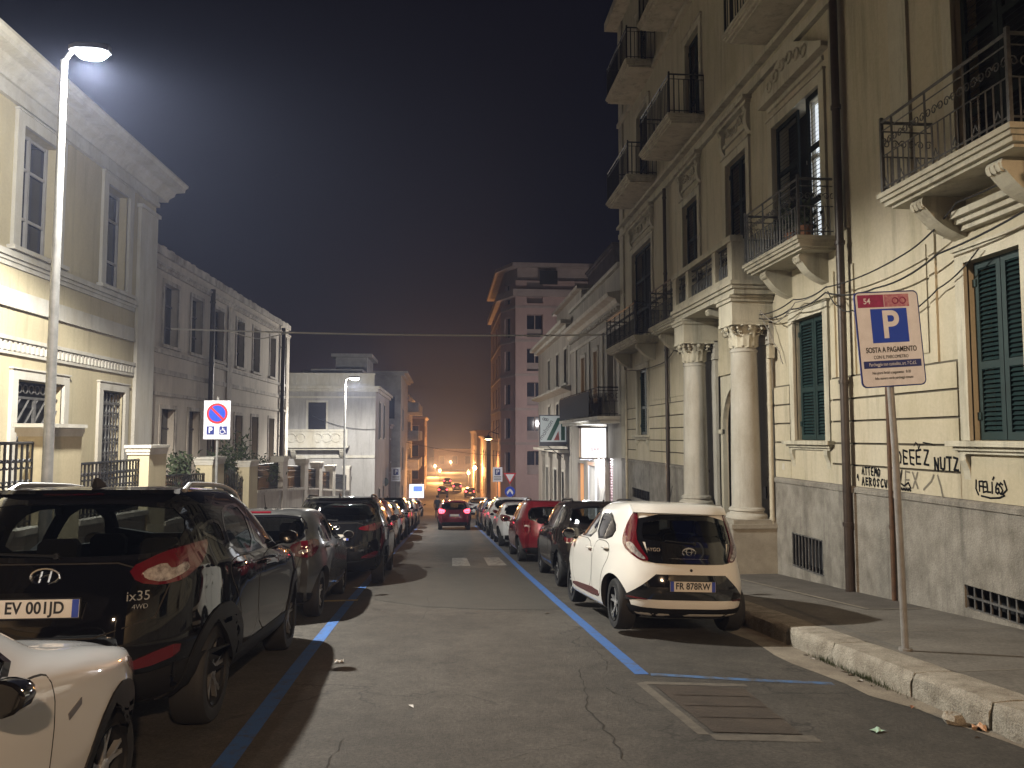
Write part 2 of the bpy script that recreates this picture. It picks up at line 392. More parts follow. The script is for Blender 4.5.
for (a, b) in ((.20, .63), (1.05, 1.50)): sheet(mb, [(a, 18.5), (b, 18.5), (b-.02, 21.0), (a+.02, 21.0)], .0042)
struct(mb.build('crossing_marks', 'line_white'))
mb = MB()
pp = [(-1.1, 12.6), (-.3, 11.7), (.6, 11.3), (1.65, 11.1), (1.62, 17.6), (-.2, 18.1), (-1.2, 17.8)]
sheet(mb, pp, .0035); struct(mb.build('asphalt_repair', 'asphalt_patch'))
mb = MB()
for rr in ([(1.72, 5.22), (1.80, 5.22), (1.74, 6.72), (1.66, 6.70)], [(1.74, 6.64), (2.62, 6.58), (2.62, 6.68), (1.74, 6.74)], [(1.8, 5.1), (2.52, 5.05), (2.52, 5.2), (1.8, 5.22)]): sheet(mb, rr, .003)
struct(mb.build('cover_border', 'border_mortar'))
mb = MB(); sheet(mb, [(1.84, 5.27), (2.45, 5.22), (2.56, 6.54), (1.80, 6.6)], .006)
for k in range(3): sheet(mb, [(1.86+.0*k, 5.62+k*.32), (2.49, 5.58+k*.32), (2.49, 5.60+k*.32), (1.86, 5.64+k*.32)], .010)
struct(mb.build('inspection_cover', 'cover_iron'))
def wander(x, y, dx, dy, n, amp):
    out = []; ox = 0
    for i in range(n+1):
        ox += random.uniform(-amp, amp); out.append((x+dx*i/n+ox*(1 if abs(dy) > abs(dx) else .3), y+dy*i/n+ox*(0 if abs(dy) > abs(dx) else 1)))
    return out
mb = MB()
for (x, y, dx, dy, n, amp, wd) in ((1.30,7.3,-.1,-2.6,26,.035,.022), (1.2,5.3,-.9,-.5,14,.03,.012), (1.35,6.6,.3,-.8,12,.03,.015), (-.72,4.4,.12,1.0,12,.02,.014), (-.35,9.5,.05,3.6,20,.03,.012), (1.62,8.6,-.05,-1.4,14,.03,.012)):
    path = wander(x, y, dx, dy, n, amp); rings = []
    for i, (px, py) in enumerate(path):
        ww = wd*.62*random.uniform(.15, 1.2)*(0.2 if i in (0, n) else 1)
        a, b = ((ww/2, 0) if abs(dy) > abs(dx) else (0, ww/2)); rings.append([(px-a, py-b, rz(py-b)+.0045), (px+a, py+b, rz(py+b)+.0045)])
    mb.loft(rings, caps=False, closed=False)
struct(mb.build('road_cracks', 'crack'))
# grass tufts in the gutter, litter
mb = MB()
for k in range(240):
    yy = random.choice((7.6, 7.0, 6.7)) + random.gauss(0, .16); xx = 3.845+random.gauss(0, .018); a = random.uniform(0, 6.3); h = random.uniform(.03, .085); bx, by = .02*math.cos(a), .02*math.sin(a)
    zz = rz(yy)-.075; mb.poly([(xx-.004, yy, zz), (xx+.004, yy+.003, zz), (xx+bx, yy+by, zz+h)])
struct(mb.build('gutter_grass', 'leaf_grass', merge=False), 'stuff')
def litter(name, x, y, w_, d, rot, m, label, cat, h=.02):
    mb = MB(); n = 4; vv = [[mb.v((-w_/2+w_*i/n, -d/2+d*j/n, random.uniform(.002, h))) for j in range(n+1)] for i in range(n+1)]
    for i in range(n):
        for j in range(n): mb.face([vv[i][j], vv[i+1][j], vv[i+1][j+1], vv[i][j+1]])
    o = mb.build(name, m); o.location = (x, y, rz(y)+camb(x)+.004); o.rotation_euler = (PITCH, 0, rot); tag(o, label, cat)
litter('paper_scrap', 3.03, 5.3, .10, .07, .4, 'litter_green', 'pale green scrap of paper lying on the asphalt near the gutter', 'litter')
litter('card_scrap', 3.83, 5.35, .12, .09, .9, 'litter_orange', 'orange scrap of card lying against the kerb foot', 'litter', .04)
litter('tissue', -1.02, 7.85, .09, .06, .2, 'litter_white', 'white crumpled tissue on the road beside the black car', 'litter', .035)
for k in range(16):
    mb = MB(); s_ = random.uniform(.5, 1.2); mb.poly([(-.035*s_, 0, .003), (0, -.016*s_, .012), (.04*s_, .002, .004), (.004, .018*s_, .016)])
    o = mb.build('dry_leaf', random.choice(['bark', 'litter_white', 'pot', 'bark'])); near = k < 12
    x = 3.82-abs(random.gauss(0, .06)) if near else random.uniform(-1.0, 6.1); y = random.uniform(4.6, 8.0) if near else random.uniform(4.6, 12)
    o.location = (x, y, (rz(y)+camb(x) if x < 3.875 else rz(y)+.143)+.002); o.rotation_euler = (PITCH, 0, random.uniform(0, 6)); tag(o, 'small dry leaf or cigarette end lying on the street', 'litter', 'dry leaves and butts on the street')
mb = MB(); mb.lathe(0, 0, [(.02,0),(.07,.01),(.085,.04),(.06,.075),(.015,.085)], 9)
for v in mb.bm.verts: v.co *= random.uniform(.85, 1.15)
o = mb.build('loose_stone', 'kerb', smooth=True); o.location = (3.74, 5.5, rz(5.5)-.07); tag(o, 'loose brown stone broken off the kerb corner', 'stone')

# ------------------------------------------------------------------ facade kit
XR = 6.36
def TR(u, o, z): return (XR-o, u, z)
def TL(u, o, z): return (-8.5+.03*(u-22)+o, u, z)
def wall_holes(T, u0, u1, z0, z1, holes, depth=.32, back=9, mb=None, o=0):
    mb = mb or MB(T); T0 = mb.T; mb.T = T
    us = sorted(set([u0, u1]+[h[0] for h in holes]+[h[1] for h in holes])); zs = sorted(set([z0, z1]+[h[2] for h in holes]+[h[3] for h in holes]))
    for a, b in zip(us, us[1:]):
        for c, d in zip(zs, zs[1:]):
            mu, mz = (a+b)/2, (c+d)/2
            if any(h[0] < mu < h[1] and h[2] < mz < h[3] for h in holes): continue
            mb.poly([(a, o, c), (b, o, c), (b, o, d), (a, o, d)])
    for a, b, c, d in holes:
        for p, q in (((a, c), (b, c)), ((b, c), (b, d)), ((b, d), (a, d)), ((a, d), (a, c))):
            mb.poly([(p[0], o, p[1]), (q[0], o, q[1]), (q[0], o-depth, q[1]), (p[0], o-depth, p[1])])
    if back:
        e = .004
        mb.poly([(u0, o, z0), (u0, o, z1), (u0, -back, z1), (u0, -back, z0)]); mb.poly([(u1, o, z0), (u1, o, z1), (u1, -back, z1), (u1, -back, z0)])
        mb.poly([(u0, o, z1), (u1, o, z1), (u1, -back, z1), (u0, -back, z1)]); mb.poly([(u0, -back, z0), (u1, -back, z0), (u1, -back, z1), (u0, -back, z1)])
    mb.T = T0; return mb
def surround(mb, a, b, c, d, w_=.16, p=.05, bottom=False, o=0):
    mb.box(a-w_, a, o-.02, o+p, c, d); mb.box(b, b+w_, o-.02, o+p, c, d); mb.box(a-w_, b+w_, o-.02, o+p, d, d+w_)
    mb.box(a-w_-.03, b+w_+.03, o-.02, o+p+.03, d+w_, d+w_+.035)
    if bottom: mb.box(a-w_, b+w_, o-.02, o+p, c-w_, c)
def leaf_mesh(mb, u0, u1, o, z0, z1, pitch=.055, t=.04, splits=(.0,.5,1.0), st=.07):
    mb.box(u0, u0+st, o-t, o, z0, z1); mb.box(u1-st, u1, o-t, o, z0, z1)
    h = z1-z0
    for k, f in enumerate(splits):
        zc = z0+h*f; a = zc-(0 if k == 0 else st/2+.02); b = zc+(st+.02 if k == 0 else st/2); 
        if f == 1.0: a, b = z1-st-.01, z1
        mb.box(u0+st, u1-st, o-t, o, a, b)
    n = int(h/pitch)
    for i in range(n):
        z = z0+h*(i+.5)/n
        mb.poly([(u0+st, o-.004, z-.018), (u1-st, o-.004, z-.018), (u1-st, o-t, z+.022), (u0+st, o-t, z+.022)])
def shutter_window(T, root, a, b, c, d, o=-.08, m='shutter', pitch=.055, trim='cream_trim', sill=True, frame_w=.16, back='dark_room', splits=(0,.42,1), cornice=False):
    mb = MB(T); surround(mb, a, b, c, d, frame_w); f = mb.build('window', trim, root)
    mb = MB(T); mb.poly([(a, -.3, c), (b, -.3, c), (b, -.3, d), (a, -.3, d)]); mb.build('dark_opening', back, f)
    mid = (a+b)/2
    for s, e in ((a+.01, mid-.006), (mid+.006, b-.01)):
        mb = MB(T); leaf_mesh(mb, s, e, o, c+.01, d-.01, pitch, splits=splits); 
        for z in (c+.25, d-.3): mb.box((s-.02 if s < mid-.1 else e-.05), (s+.05 if s < mid-.1 else e+.02), o, o+.02, z, z+.09)
        mb.build('shutter', m, f)
    if sill:
        mb = MB(T); mb.box(a-.30, b+.30, -.02, .17, c-.07, c-.005); mb.box(a-.24, b+.24, -.02, .11, c-.12, c-.07); mb.box(a-.18, b+.18, -.02, .07, c-.16, c-.12)
        for u in (a-.14, b+.02):
            mb.prism_u([(-.02, c-.16), (.10, c-.16), (.10, c-.24), (.05, c-.36), (.035, c-.5), (-.02, c-.55)], u, u+.12)
        mb.build('sill', trim, f)
    if cornice:
        mb = MB(T); mb.box(a-.40, b+.40, -.02, .24, d+.52, d+.60); mb.box(a-.34, b+.34, -.02, .17, d+.45, d+.52); mb.box(a-.30, b+.30, -.02, .10, d+.38, d+.45); mb.build('cornice', trim, f)
    return f
def rail_run(mb, p, q, z, h, step=.115, t=.011, posts=True, fancy=True):
    p = Vector((*p, 0)); q = Vector((*q, 0)); L_ = (q-p).length; n = max(1, round(L_/step))
    def bar(a, b, r): mb.tube([a, b], r, 4)
    P = lambda f, zz: tuple(p.lerp(q, f)+Vector((0, 0, zz)))
    bar(P(0, z+h), P(1, z+h), .022); bar(P(0, z+h-.12), P(1, z+h-.12), .010); bar(P(0, z+.08), P(1, z+.08), .013)
    zm = z+h*.52
    if fancy: bar(P(0, zm), P(1, zm), .010)
    for i in range(n+1):
        f = i/n; big = i % 6 == 0
        bar(P(f, z), P(f, z+h if big else (zm if fancy else z+h-.12)), .016 if big else t)
    if fancy:
        d = (q-p).normalized()
        for i in range(n):
            f = (i+.5)/n; c = p.lerp(q, f); zc = zm+(z+h-.12-zm)/2; rr = min(step*.46, (z+h-.12-zm)/2.1); pts = []
            sgn = 1 if i % 2 else -1
            for k in range(13):
                a = k/12*4.2*math.pi*.55; r_ = rr*(1-.055*k); pts.append(tuple(c+d*(r_*math.cos(a)*sgn)+Vector((0, 0, zc+r_*math.sin(a)*1.15))))
            mb.tube(pts, .008, 3)
            if i % 3 == 1: mb.tube([P(f-.3/n, z+.12), P(f, z+.2), P(f+.3/n, z+.12)], .008, 3)
def console(mb, u, w_, o1, z1, h):
    prof = [(-.02, z1), (o1, z1)]
    for k in range(9): a = k/8*math.pi; prof.append((o1-.02+.05*math.sin(a), z1-.07+.07*math.cos(a)))
    for k in range(1, 8): f = k/8; prof.append((o1*(1-f)**1.0*(.92)+.05*math.sin(f*math.pi), z1-.14-(h-.14)*f**.75))
    prof.append((-.02, z1-h)); mb.prism_u(prof, u, u+w_)
    for k in range(3): mb.prism_u([(o1*.2, z1-.012), (o1+.012, z1-.012), (o1+.042, z1-.07), (o1+.012, z1-.145), (o1*.6, z1-.17)], u+w_*(.12+.3*k), u+w_*(.12+.3*k)+w_*.16)
def balcony(T, root, u0, u1, z, p=.74, h=.95, consoles=(), m='cream_trim', rail='iron', fancy=True, rails=True, step=.115):
    mb = MB(T); mb.box(u0, u1, -.02, p, z-.06, z); mb.box(u0+.03, u1-.03, -.02, p-.03, z-.11, z-.06); mb.box(u0+.06, u1-.06, -.02, p-.07, z-.17, z-.11); mb.box(u0+.12, u1-.12, -.02, p-.13, z-.21, z-.17)
    s = mb.build('balcony', m, root)
    for u in consoles:
        mb = MB(T); console(mb, u, .24, p-.22, z-.21, .5); mb.build('bracket', m, s)
    if rails:
        mb = MB(T); e = .06
        rail_run(mb, (u0+e, p-e), (u1-e, p-e), z, h, fancy=fancy, step=step)
        for u in (u0+e, u1-e): rail_run(mb, (u, 0), (u, p-e), z, h, fancy=fancy, step=step)
        for u in (u0+e, u1-e): mb.box(u-.02, u+.02, p-e-.02, p-e+.02, z, z+h+.06)
        mb.build('railing', rail, s)
    return s
def door_dark(T, root, a, b, c, d, trim='cream_trim', m='shutter_dark', w_=.18, ped=True, splits=(0,.3,.65,1)):
    f = shutter_window(T, root, a, b, c, d, m=m, pitch=.075, trim=trim, sill=False, frame_w=w_, splits=splits)
    if ped:   # scrolled relief panel and hood above the opening
        mb = MB(T); mb.box(a-.15, b+.15, -.02, .05, d+.42, d+.50); mb.box(a-.30, b+.30, -.02, .20, d+.95, d+1.03); mb.box(a-.24, b+.24, -.02, .12, d+.88, d+.95)
        for u in (a-.2, b+.06): console(mb, u, .14, .10, d+.88, .62)
        for k in range(5):
            u = a+(b-a)*(k+.5)/5; mb.ring((u, .03, d+.68+.05*math.sin(k*2)), .09, .022, axis=1, n=10)
        mb.build('hood', trim, f)
    return f
def bars(T, root, a, b, c, d, step, m='iron_grey', cross=0, o=-.03):
    mb = MB(T); n = max(2, round((b-a)/step))
    for i in range(n+1): u = a+(b-a)*i/n; mb.box(u-.012, u+.012, o-.012, o+.012, c, d)
    for k in range(cross+2): z = c+(d-c)*k/(cross+1); mb.box(a, b, o-.018, o+.018, z-.012, z+.012)
    g = mb.build('vent_grille', m, root)
    mb = MB(T); mb.poly([(a-.0, -.22, c), (b, -.22, c), (b, -.22, d), (a, -.22, d)]); mb.build('dark_opening', 'dark_room', g); return g

# ------------------------------------------------------------------ right: the palazzo
R1 = thing('palazzo', 'tall cream stucco palazzo with columned portico, green shutters and iron balconies', 'building', (XR+3, 12, rz(12)))
E0, E1 = -6, 27.1
open_g = [(7.86, 8.78, 1.55, 3.72), (12.32, 13.44, 1.53, 3.70), (23.65, 24.9, 1.65, 3.77), (3.2, 4.2, 1.55, 3.72)]
arch = (14.95, 17.55)
vents = [(7.2, 8.97, -.47, -.19), (12.5, 13.62, -.72, -.14), (23.4, 25.6, -.42, -.1)]
open_1 = [(7.55, 8.83, 4.74, 7.55), (12.25, 14.15, 4.86, 7.6), (15.45, 16.65, 5.0, 7.72), (18.6, 19.8, 5.0, 7.72), (23.0, 25.4, 4.9, 7.75), (3.0, 4.3, 4.74, 7.55)]
open_2 = [(18.3, 19.4, 9.62, 12.0), (23.2, 24.6, 9.62, 12.2), (12.7, 13.9, 9.62, 12.2), (8.0, 9.2, 9.62, 12.2)]
open_3 = [(18.9, 20.1, 13.3, 15.5), (23.2, 24.4, 13.3, 15.5)]
mb = wall_holes(TR, E0, E1, -2.4, 17, open_g+open_1+open_2+open_3+vents+[(arch[0], arch[1], -1.6, 3.0)], back=10)
# rusticated courses of the ground floor
edges = [(-6, 3.0), (4.4, 7.66), (8.98, 12.12), (13.64, 14.3), (18.55, 23.45), (25.1, 26.95)]
zc = [.82, 1.155, 1.49, 1.84, 2.19, 2.545]
for z0, z1 in zip(zc, zc[1:]):
    for a, b in edges:
        if z1 < 1.5:
            a2, b2 = {7.66: 7.66}.get(a, a), b
        mb.box(a, b, -.01, .045, z0+.016, z1-.016)
for a, b in ((7.66, 8.98), (12.12, 13.64), (23.45, 25.1), (3.0, 4.4)): mb.box(a, b, -.01, .038, .836, 1.36)
# panels above the courses
for a, b in ((9.55, 11.25), (4.9, 7.2), (19.0, 22.9)):
    mb.box(a, b, -.01, .018, 2.70, 4.15); 
for a in (9.35, 11.95, 11.35): mb.box(a, a+.12, -.01, .03, 2.56, 4.3)
wallo = mb.build('wall', 'cream', R1)
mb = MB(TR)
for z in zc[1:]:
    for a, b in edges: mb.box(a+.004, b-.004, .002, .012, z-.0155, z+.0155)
mb.build('wall_joint', 'groove_dark', R1)  # darker strips laid in the grooves so the joints read dark
mb = MB(TR)
def band(mb, z, h, p, a=E0, b=E1): mb.box(a, b+p*.6, -.02, p, z, z+h)
band(mb, 8.75, .16, .10); band(mb, 9.1, .10, .16); band(mb, 12.9, .14, .12); band(mb, 16.7, .3, .5)
mb.box(26.6, 27.13, -.02, .06, .85, 16.7)      # corner pilaster
for a in (11.45, 9.75): mb.box(a, a+.42, -.02, .05, 4.9, 8.7)
mb.build('string_course', 'cream_trim', R1)
# plinth with cap, vents cut in
mb = wall_holes(TR, E0, arch[0]-.35, -2.4, .74, [v for v in vents if v[1] < 14.5], back=0, o=.06, depth=.3)
wall_holes(TR, arch[1]+.35, E1+.03, -2.9, .74, [v for v in vents if v[0] > 18], back=0, o=.06, depth=.3, mb=mb)
for a, b in ((E0, arch[0]-.35), (arch[1]+.35, E1+.04)):
    mb.box(a, b, -.02, .085, .74, .80); mb.prism_u([(-.02, .80), (.085, .80), (.04, .83), (-.02, .83)], a, b)
mb.box(11.38, 12.12, -.0, .10, -2.0, .735); mb.box(11.42, 12.08, .0, .115, .735, .835)
mb.poly([(arch[0]-.35, -.1, -2.4), (arch[0]-.35, .06, -2.4), (arch[0]-.35, .06, .74), (arch[0]-.35, -.1, .74)])
mb.poly([(E1+.03, -5, -2.9), (E1+.03, .06, -2.9), (E1+.03, .06, .74), (E1+.03, -5, .74)])
mb.build('plinth', 'plinth', R1)
bars(TR, R1, *vents[0], .14, 'iron_grey', 1, o=.02); bars(TR, R1, *vents[1], .12, 'iron_grey', 0, o=.05); bars(TR, R1, *vents[2], .2, 'iron', 0, o=.04)
# ground floor windows
shutter_window(TR, R1, *open_g[0], cornice=True); shutter_window(TR, R1, *open_g[3], cornice=True)
shutter_window(TR, R1, *open_g[1]); shutter_window(TR, R1, *open_g[2])
for a in (12.50, 12.98):
    mb = MB(TR); mb.box(a, a+.25, -.0, .032, .97, 1.17); mb.build('meter_hatch', 'sign_grey', R1)
# arched entrance with stone jambs
mb = MB(TR); ac = (arch[0]+arch[1])/2; rr = .98
def arch_pts(r, n=16, zc_=1.80): return [(ac+r*math.cos(math.pi*k/n), zc_+r*math.sin(math.pi*k/n)) for k in range(n+1)]
out_ = [(arch[0], 2.95), ] 
top = arch_pts(rr)[::-1]
prof = [(arch[0]-.0, -1.6), (ac-rr, -1.6)] + top + [(ac+rr, -1.6), (arch[1], -1.6), (arch[1], 3.0), (arch[0], 3.0)]
mb.prism_o(prof, -.14, -.06); o_in = arch_pts(rr+.14)[::-1]; i_in = top
ringp = [(ac-rr-.14, -1.1)] + o_in + [(ac+rr+.14, -1.1), (ac+rr, -1.1)] + i_in[::-1] + [(ac-rr, -1.1)]
mb.prism_o(ringp, -.06, -.015); mb.box(ac-rr-.2, ac-rr, -.06, .02, 1.66, 1.76); mb.box(ac+rr, ac+rr+.2, -.06, .02, 1.66, 1.76)
dr = mb.build('entrance', 'cream_trim', R1)
mb = MB(TR); mb.box(ac-rr, ac-.008, -.36, -.30, -1.1, 1.72); mb.box(ac+.008, ac+rr, -.36, -.30, -1.1, 1.72); mb.prism_o([(ac+rr*math.cos(math.pi*k/14), 1.73+rr*math.sin(math.pi*k/14)) for k in range(15)], -.36, -.31)
for s in (-1, 1):
    for z0, z1 in ((-.9, -.1), (0, .8), (.9, 1.6)): u = ac+s*rr*.5; mb.box(u-.24, u+.24, -.30, -.28, z0, z1)
mb.build('door', mat('door_wood', (.075,.045,.028), .5, noise=.3, scale=6, stretch=(1,1,.2)), dr)
mb = MB(TR); mb.box(arch[0]-.30, arch[0]-.18, .062, .10, .38, .62); mb.build('intercom', 'iron', R1)
# portico columns
def column(u, root, o=.46):
    zb = rz(u)+.13
    mb = MB(TR); rad = .285
    mb.lathe(u, o, [(rad+.11, .02), (rad+.11, .07), (rad+.09, .10), (rad+.04, .12), (rad+.03, .15), (rad+.06, .17), (rad+.05, .21), (rad+.005, .235), (rad, .26)] + [(rad*(1-.13*(k/10)**1.6), .26+k/10*2.98) for k in range(11)] + [(rad*.93, 3.26), (rad*.93, 3.30), (rad*.86, 3.31), (rad*.86, 3.33)], 30)
    c = mb.build('column', 'column_stone', root, smooth=True)
    mb = MB(TR); mb.box(u-.46, u+.46, -.0, o+.46, zb-.3, -.14); mb.box(u-.49, u+.49, -.0, o+.49, -.14, -.06); mb.box(u-.44, u+.44, 0, o+.44, -.06, .02); mb.build('pedestal', 'stone', c)
    mb = MB(TR)
    mb.lathe(u, o, [(rad*.84, 3.32), (rad*.86, 3.5), (rad*1.0, 3.66), (rad*1.15, 3.74), (rad*1.15, 3.76)], 20)
    for row, (n, z0, hh, r0, lean) in enumerate(((8, 3.33, .25, rad*.88, .15), (8, 3.36, .38, rad*.90, .19))):
        for k in range(n):
            a = 2*math.pi*(k+.5*row)/n; ca, sa = math.cos(a), math.sin(a); wv = .078; rings = []
            for i in range(7):
                f = i/6; rr_ = r0+lean*f**2.2; zz = z0+hh*math.sin(f*math.pi*.62)/math.sin(math.pi*.62)*1.0; ww = wv*(1-.55*f**2)*(1+.18*math.sin(f*14))
                rings.append([(u+ca*(rr_-.0)-sa*ww, o+sa*rr_+ca*ww, zz), (u+ca*(rr_+.028), o+sa*(rr_+.028), zz+.01), (u+ca*rr_+sa*ww, o+sa*rr_-ca*ww, zz)])
            mb.loft(rings, caps=False, closed=False)
    for k in range(4):
        a = math.pi/4+k*math.pi/2
        for sd in (-1, 1):
            pts = []
            for i in range(15):
                t = i/14*3.2*math.pi; r_ = .085*(1-i/18); b = a+sd*.16; cx = rad*1.18; pts.append((u+(cx+r_*math.cos(t))*math.cos(b), o+(cx+r_*math.cos(t))*math.sin(b), 3.68+r_*math.sin(t)))
            mb.tube(pts, .022, 5)
        b = k*math.pi/2; mb.lathe(u+math.cos(b)*rad*1.22, o+math.sin(b)*rad*1.22, [(.01, 3.66), (.05, 3.69), (.05, 3.74), (.01, 3.77)], 8)
    mb.box(u-.37, u+.37, o-.37, o+.37, 3.765, 3.83)
    mb.build('capital', 'cream_trim', c)
    mb = MB(TR); mb.box(u-.36, u+.36, -.0, o+.36, 3.835, 4.22); mb.box(u-.40, u+.40, 0, o+.40, 4.22, 4.29); mb.box(u-.43, u+.43, 0, o+.43, 4.29, 4.34); mb.build('entablature_block', 'cream_trim', c)
    mb = MB(TR); mb.box(u-.33, u+.33, 0, .07, -.9, 3.4); mb.box(u-.38, u+.38, 0, .1, 3.4, 3.8); mb.build('pilaster', 'column_stone', c)
for u in (14.72, 17.75): column(u, R1)
# portico balcony: stone parapet in the middle, iron at both ends
PF = .92
mb = MB(TR); a, b = 14.15, 18.1
mb.box(a, b, -.02, PF, 4.52, 4.60); mb.box(a+.03, b-.03, -.02, PF-.04, 4.45, 4.52); mb.box(a+.06, b-.06, -.02, PF-.09, 4.345, 4.45)
pb = mb.build('balcony', 'cream_trim', R1)
mb = MB(TR); p0, p1 = PF-.24, PF-.05
mb.box(a+.05, b-.05, p0, p1, 4.60, 4.72); mb.box(a+.02, b-.02, p0-.03, p1+.03, 5.36, 5.48)
us = [a+.05, a+.27, 15.1, 15.3, 16.85, 17.05, b-.3, b-.05]
for i in range(0, 8, 2): mb.box(us[i], us[i+1], p0, p1, 4.72, 5.36)
for s in (a+.05, b-.24): mb.box(s, s+.19, 0, p0, 4.60, 5.42)
mb.build('parapet', 'cream_trim', pb)
mb = MB(TR)
for i in (1, 3, 5): rail_run(mb, (us[i], PF-.14), (us[i+1], PF-.14), 4.66, .68, step=.10)
mb.build('parapet_ironwork', 'iron', pb)
for u in (14.4, 15.9, 17.5):
    mb = MB(TR); console(mb, u, .2, PF-.2, 4.345, .28); mb.build('bracket', 'cream_trim', pb)
balcony(TR, R1, 18.12, 20.9, 4.60, p=.72, consoles=(18.4, 20.3), h=.98)
balcony(TR, R1, 11.8, 14.12, 4.86, p=.70, consoles=(12.15, 13.5), rail='iron_grey', h=.95)
balcony(TR, R1, 7.02, 9.4, 4.74, p=.76, consoles=(7.4, 8.75), rail='iron_grey', h=.95)
balcony(TR, R1, 2.4, 4.9, 4.74, p=.76, consoles=(2.7, 4.3), rail='iron_grey', h=.95)
balcony(TR, R1, 22.3, 26.4, 4.62, p=.78, consoles=(22.7, 25.7), h=.98)
# second and third floor balconies
for (u0, u1, z) in ((18.0, 20.85, 9.55), (22.3, 25.3, 9.5), (12.2, 14.3, 9.5), (18.0, 20.85, 13.32), (22.3, 25.2, 13.1), (7.4, 9.8, 9.5), (12.2, 14.3, 13.3)):
    balcony(TR, R1, u0, u1, z, p=.95, h=1.0, consoles=(), fancy=False, step=.13)
for h_ in open_1[:1]+open_1[2:]: door_dark(TR, R1, *h_)
for h_ in open_2+open_3: door_dark(TR, R1, *h_, ped=False)
# the open balcony door with a lit room
a, b, c, d = open_1[1]
mb = MB(TR); surround(mb, a, b, c, d, .18); f = mb.build('window', 'cream_trim', R1)
mb = MB(TR); mb.box(a-.15, b+.15, -.02, .05, d+.36, d+.44); mb.prism_o([(a-.35, d+.5), (b+.35, d+.5), (b+.35, d+.58), (ac*0+(a+b)/2, d+1.25), (a-.35, d+.58)], -.02, .16)
for k in range(6): mb.ring((a+.25+k*.28, .17, d+.72+.2*(1-abs(k-2.5)/2.5)), .10, .025, axis=1, n=10)
mb.build('hood', 'cream_trim', f)
mb = MB(TR); leaf_mesh(mb, 13.22, b-.01, -.05, c+.02, d-.02, .075, splits=(0,.3,.65,1)); mb.build('shutter', 'shutter_dark', f)
mb = MB(TR)
leaf_mesh(mb, a+.01, 12.80, .0, c+.02, d-.02, .075, splits=(0,.3,.65,1)); mb.build('shutter', 'shutter_dark', f)
mb = MB(TR); mb.poly([(12.3, -.31, c), (13.25, -.31, c), (13.25, -.31, d), (12.3, -.31, d)]); mb.build('lit_curtain', 'room_light', f)
mb = MB(TR); mb.poly([(13.25, -.31, c), (b, -.31, c), (b, -.31, d), (13.25, -.31, d)]); mb.build('dark_opening', 'dark_room', f)
mb = MB(TR); mb.box(12.95, 13.02, -.25, -.2, c, d); mb.box(12.8, 13.22, -.25, -.2, 6.55, 6.62); mb.build('casement', 'white_trim', f)
for u in (12.25, 12.7):
    t = thing('potted_plant', ['leafy plant in terracotta pot at the near end of the lit balcony', 'smaller leafy pot plant beside the lit balcony door'][u > 12.5], 'plant', (XR-.35, u, 4.86))
    mb = MB(TR); mb.lathe(u, .35, [(.09, 4.862), (.13, 5.1), (.14, 5.12), (.12, 5.12)], 12); mb.build('pot', 'pot', t)
    mb = MB(TR)
    for k in range(90):
        x = [random.gauss(0, .11) for _ in range(3)]; a_ = Vector((u+x[0], .35+x[1], 5.32+x[2]*1.3)); d1 = Vector([random.uniform(-1, 1) for _ in range(3)]).normalized()*.06; d2 = d1.orthogonal()*.4
        mb.poly([tuple(a_-d1), tuple(a_+d2), tuple(a_+d1), tuple(a_-d2)])
    mb.build('foliage', 'leaf', t, merge=False)
# pipes
def pipe(T, root, u, o, z0, z1, r, m, name='downpipe', extra=()):
    mb = MB(T); mb.tube(list(extra)+[(u, o, z1), (u, o, z0)], r, 10)
    z = z0+1.0
    while z < z1: mb.tube([(u, o, z), (u, o, z+.06)], r*1.25, 10); z += 2.2
    return mb.build(name, m, root, smooth=True)
pipe(TR, R1, 11.47, .16, -.78, 8.6, .064, 'pipe_brown', extra=[(11.7, .75, 9.35), (11.47, .16, 8.75)])
pipe(TR, R1, 10.40, .10, -.70, 2.72, .030, 'pipe_rust'); pipe(TR, R1, 14.32, .12, -1.0, 3.3, .045, 'pipe_pale')
pipe(TR, R1, 18.9, .12, -1.3, 3.9, .05, 'pipe_brown'); pipe(TR, R1, 21.2, .12, -1.4, 8.7, .05, 'pipe_brown'); pipe(TR, R1, 26.2, .1, -1.9, 4.2, .04, 'pipe_pale')
mb = MB(TR); mb.box(14.18, 14.32, .06, .17, 3.1, 3.34); mb.build('junction_box', 'pipe_pale', R1)
mb = MB(TR); mb.box(13.9, 14.0, .04, .05, .98, 1.1); mb.build('number_tile', 'white_trim', R1)

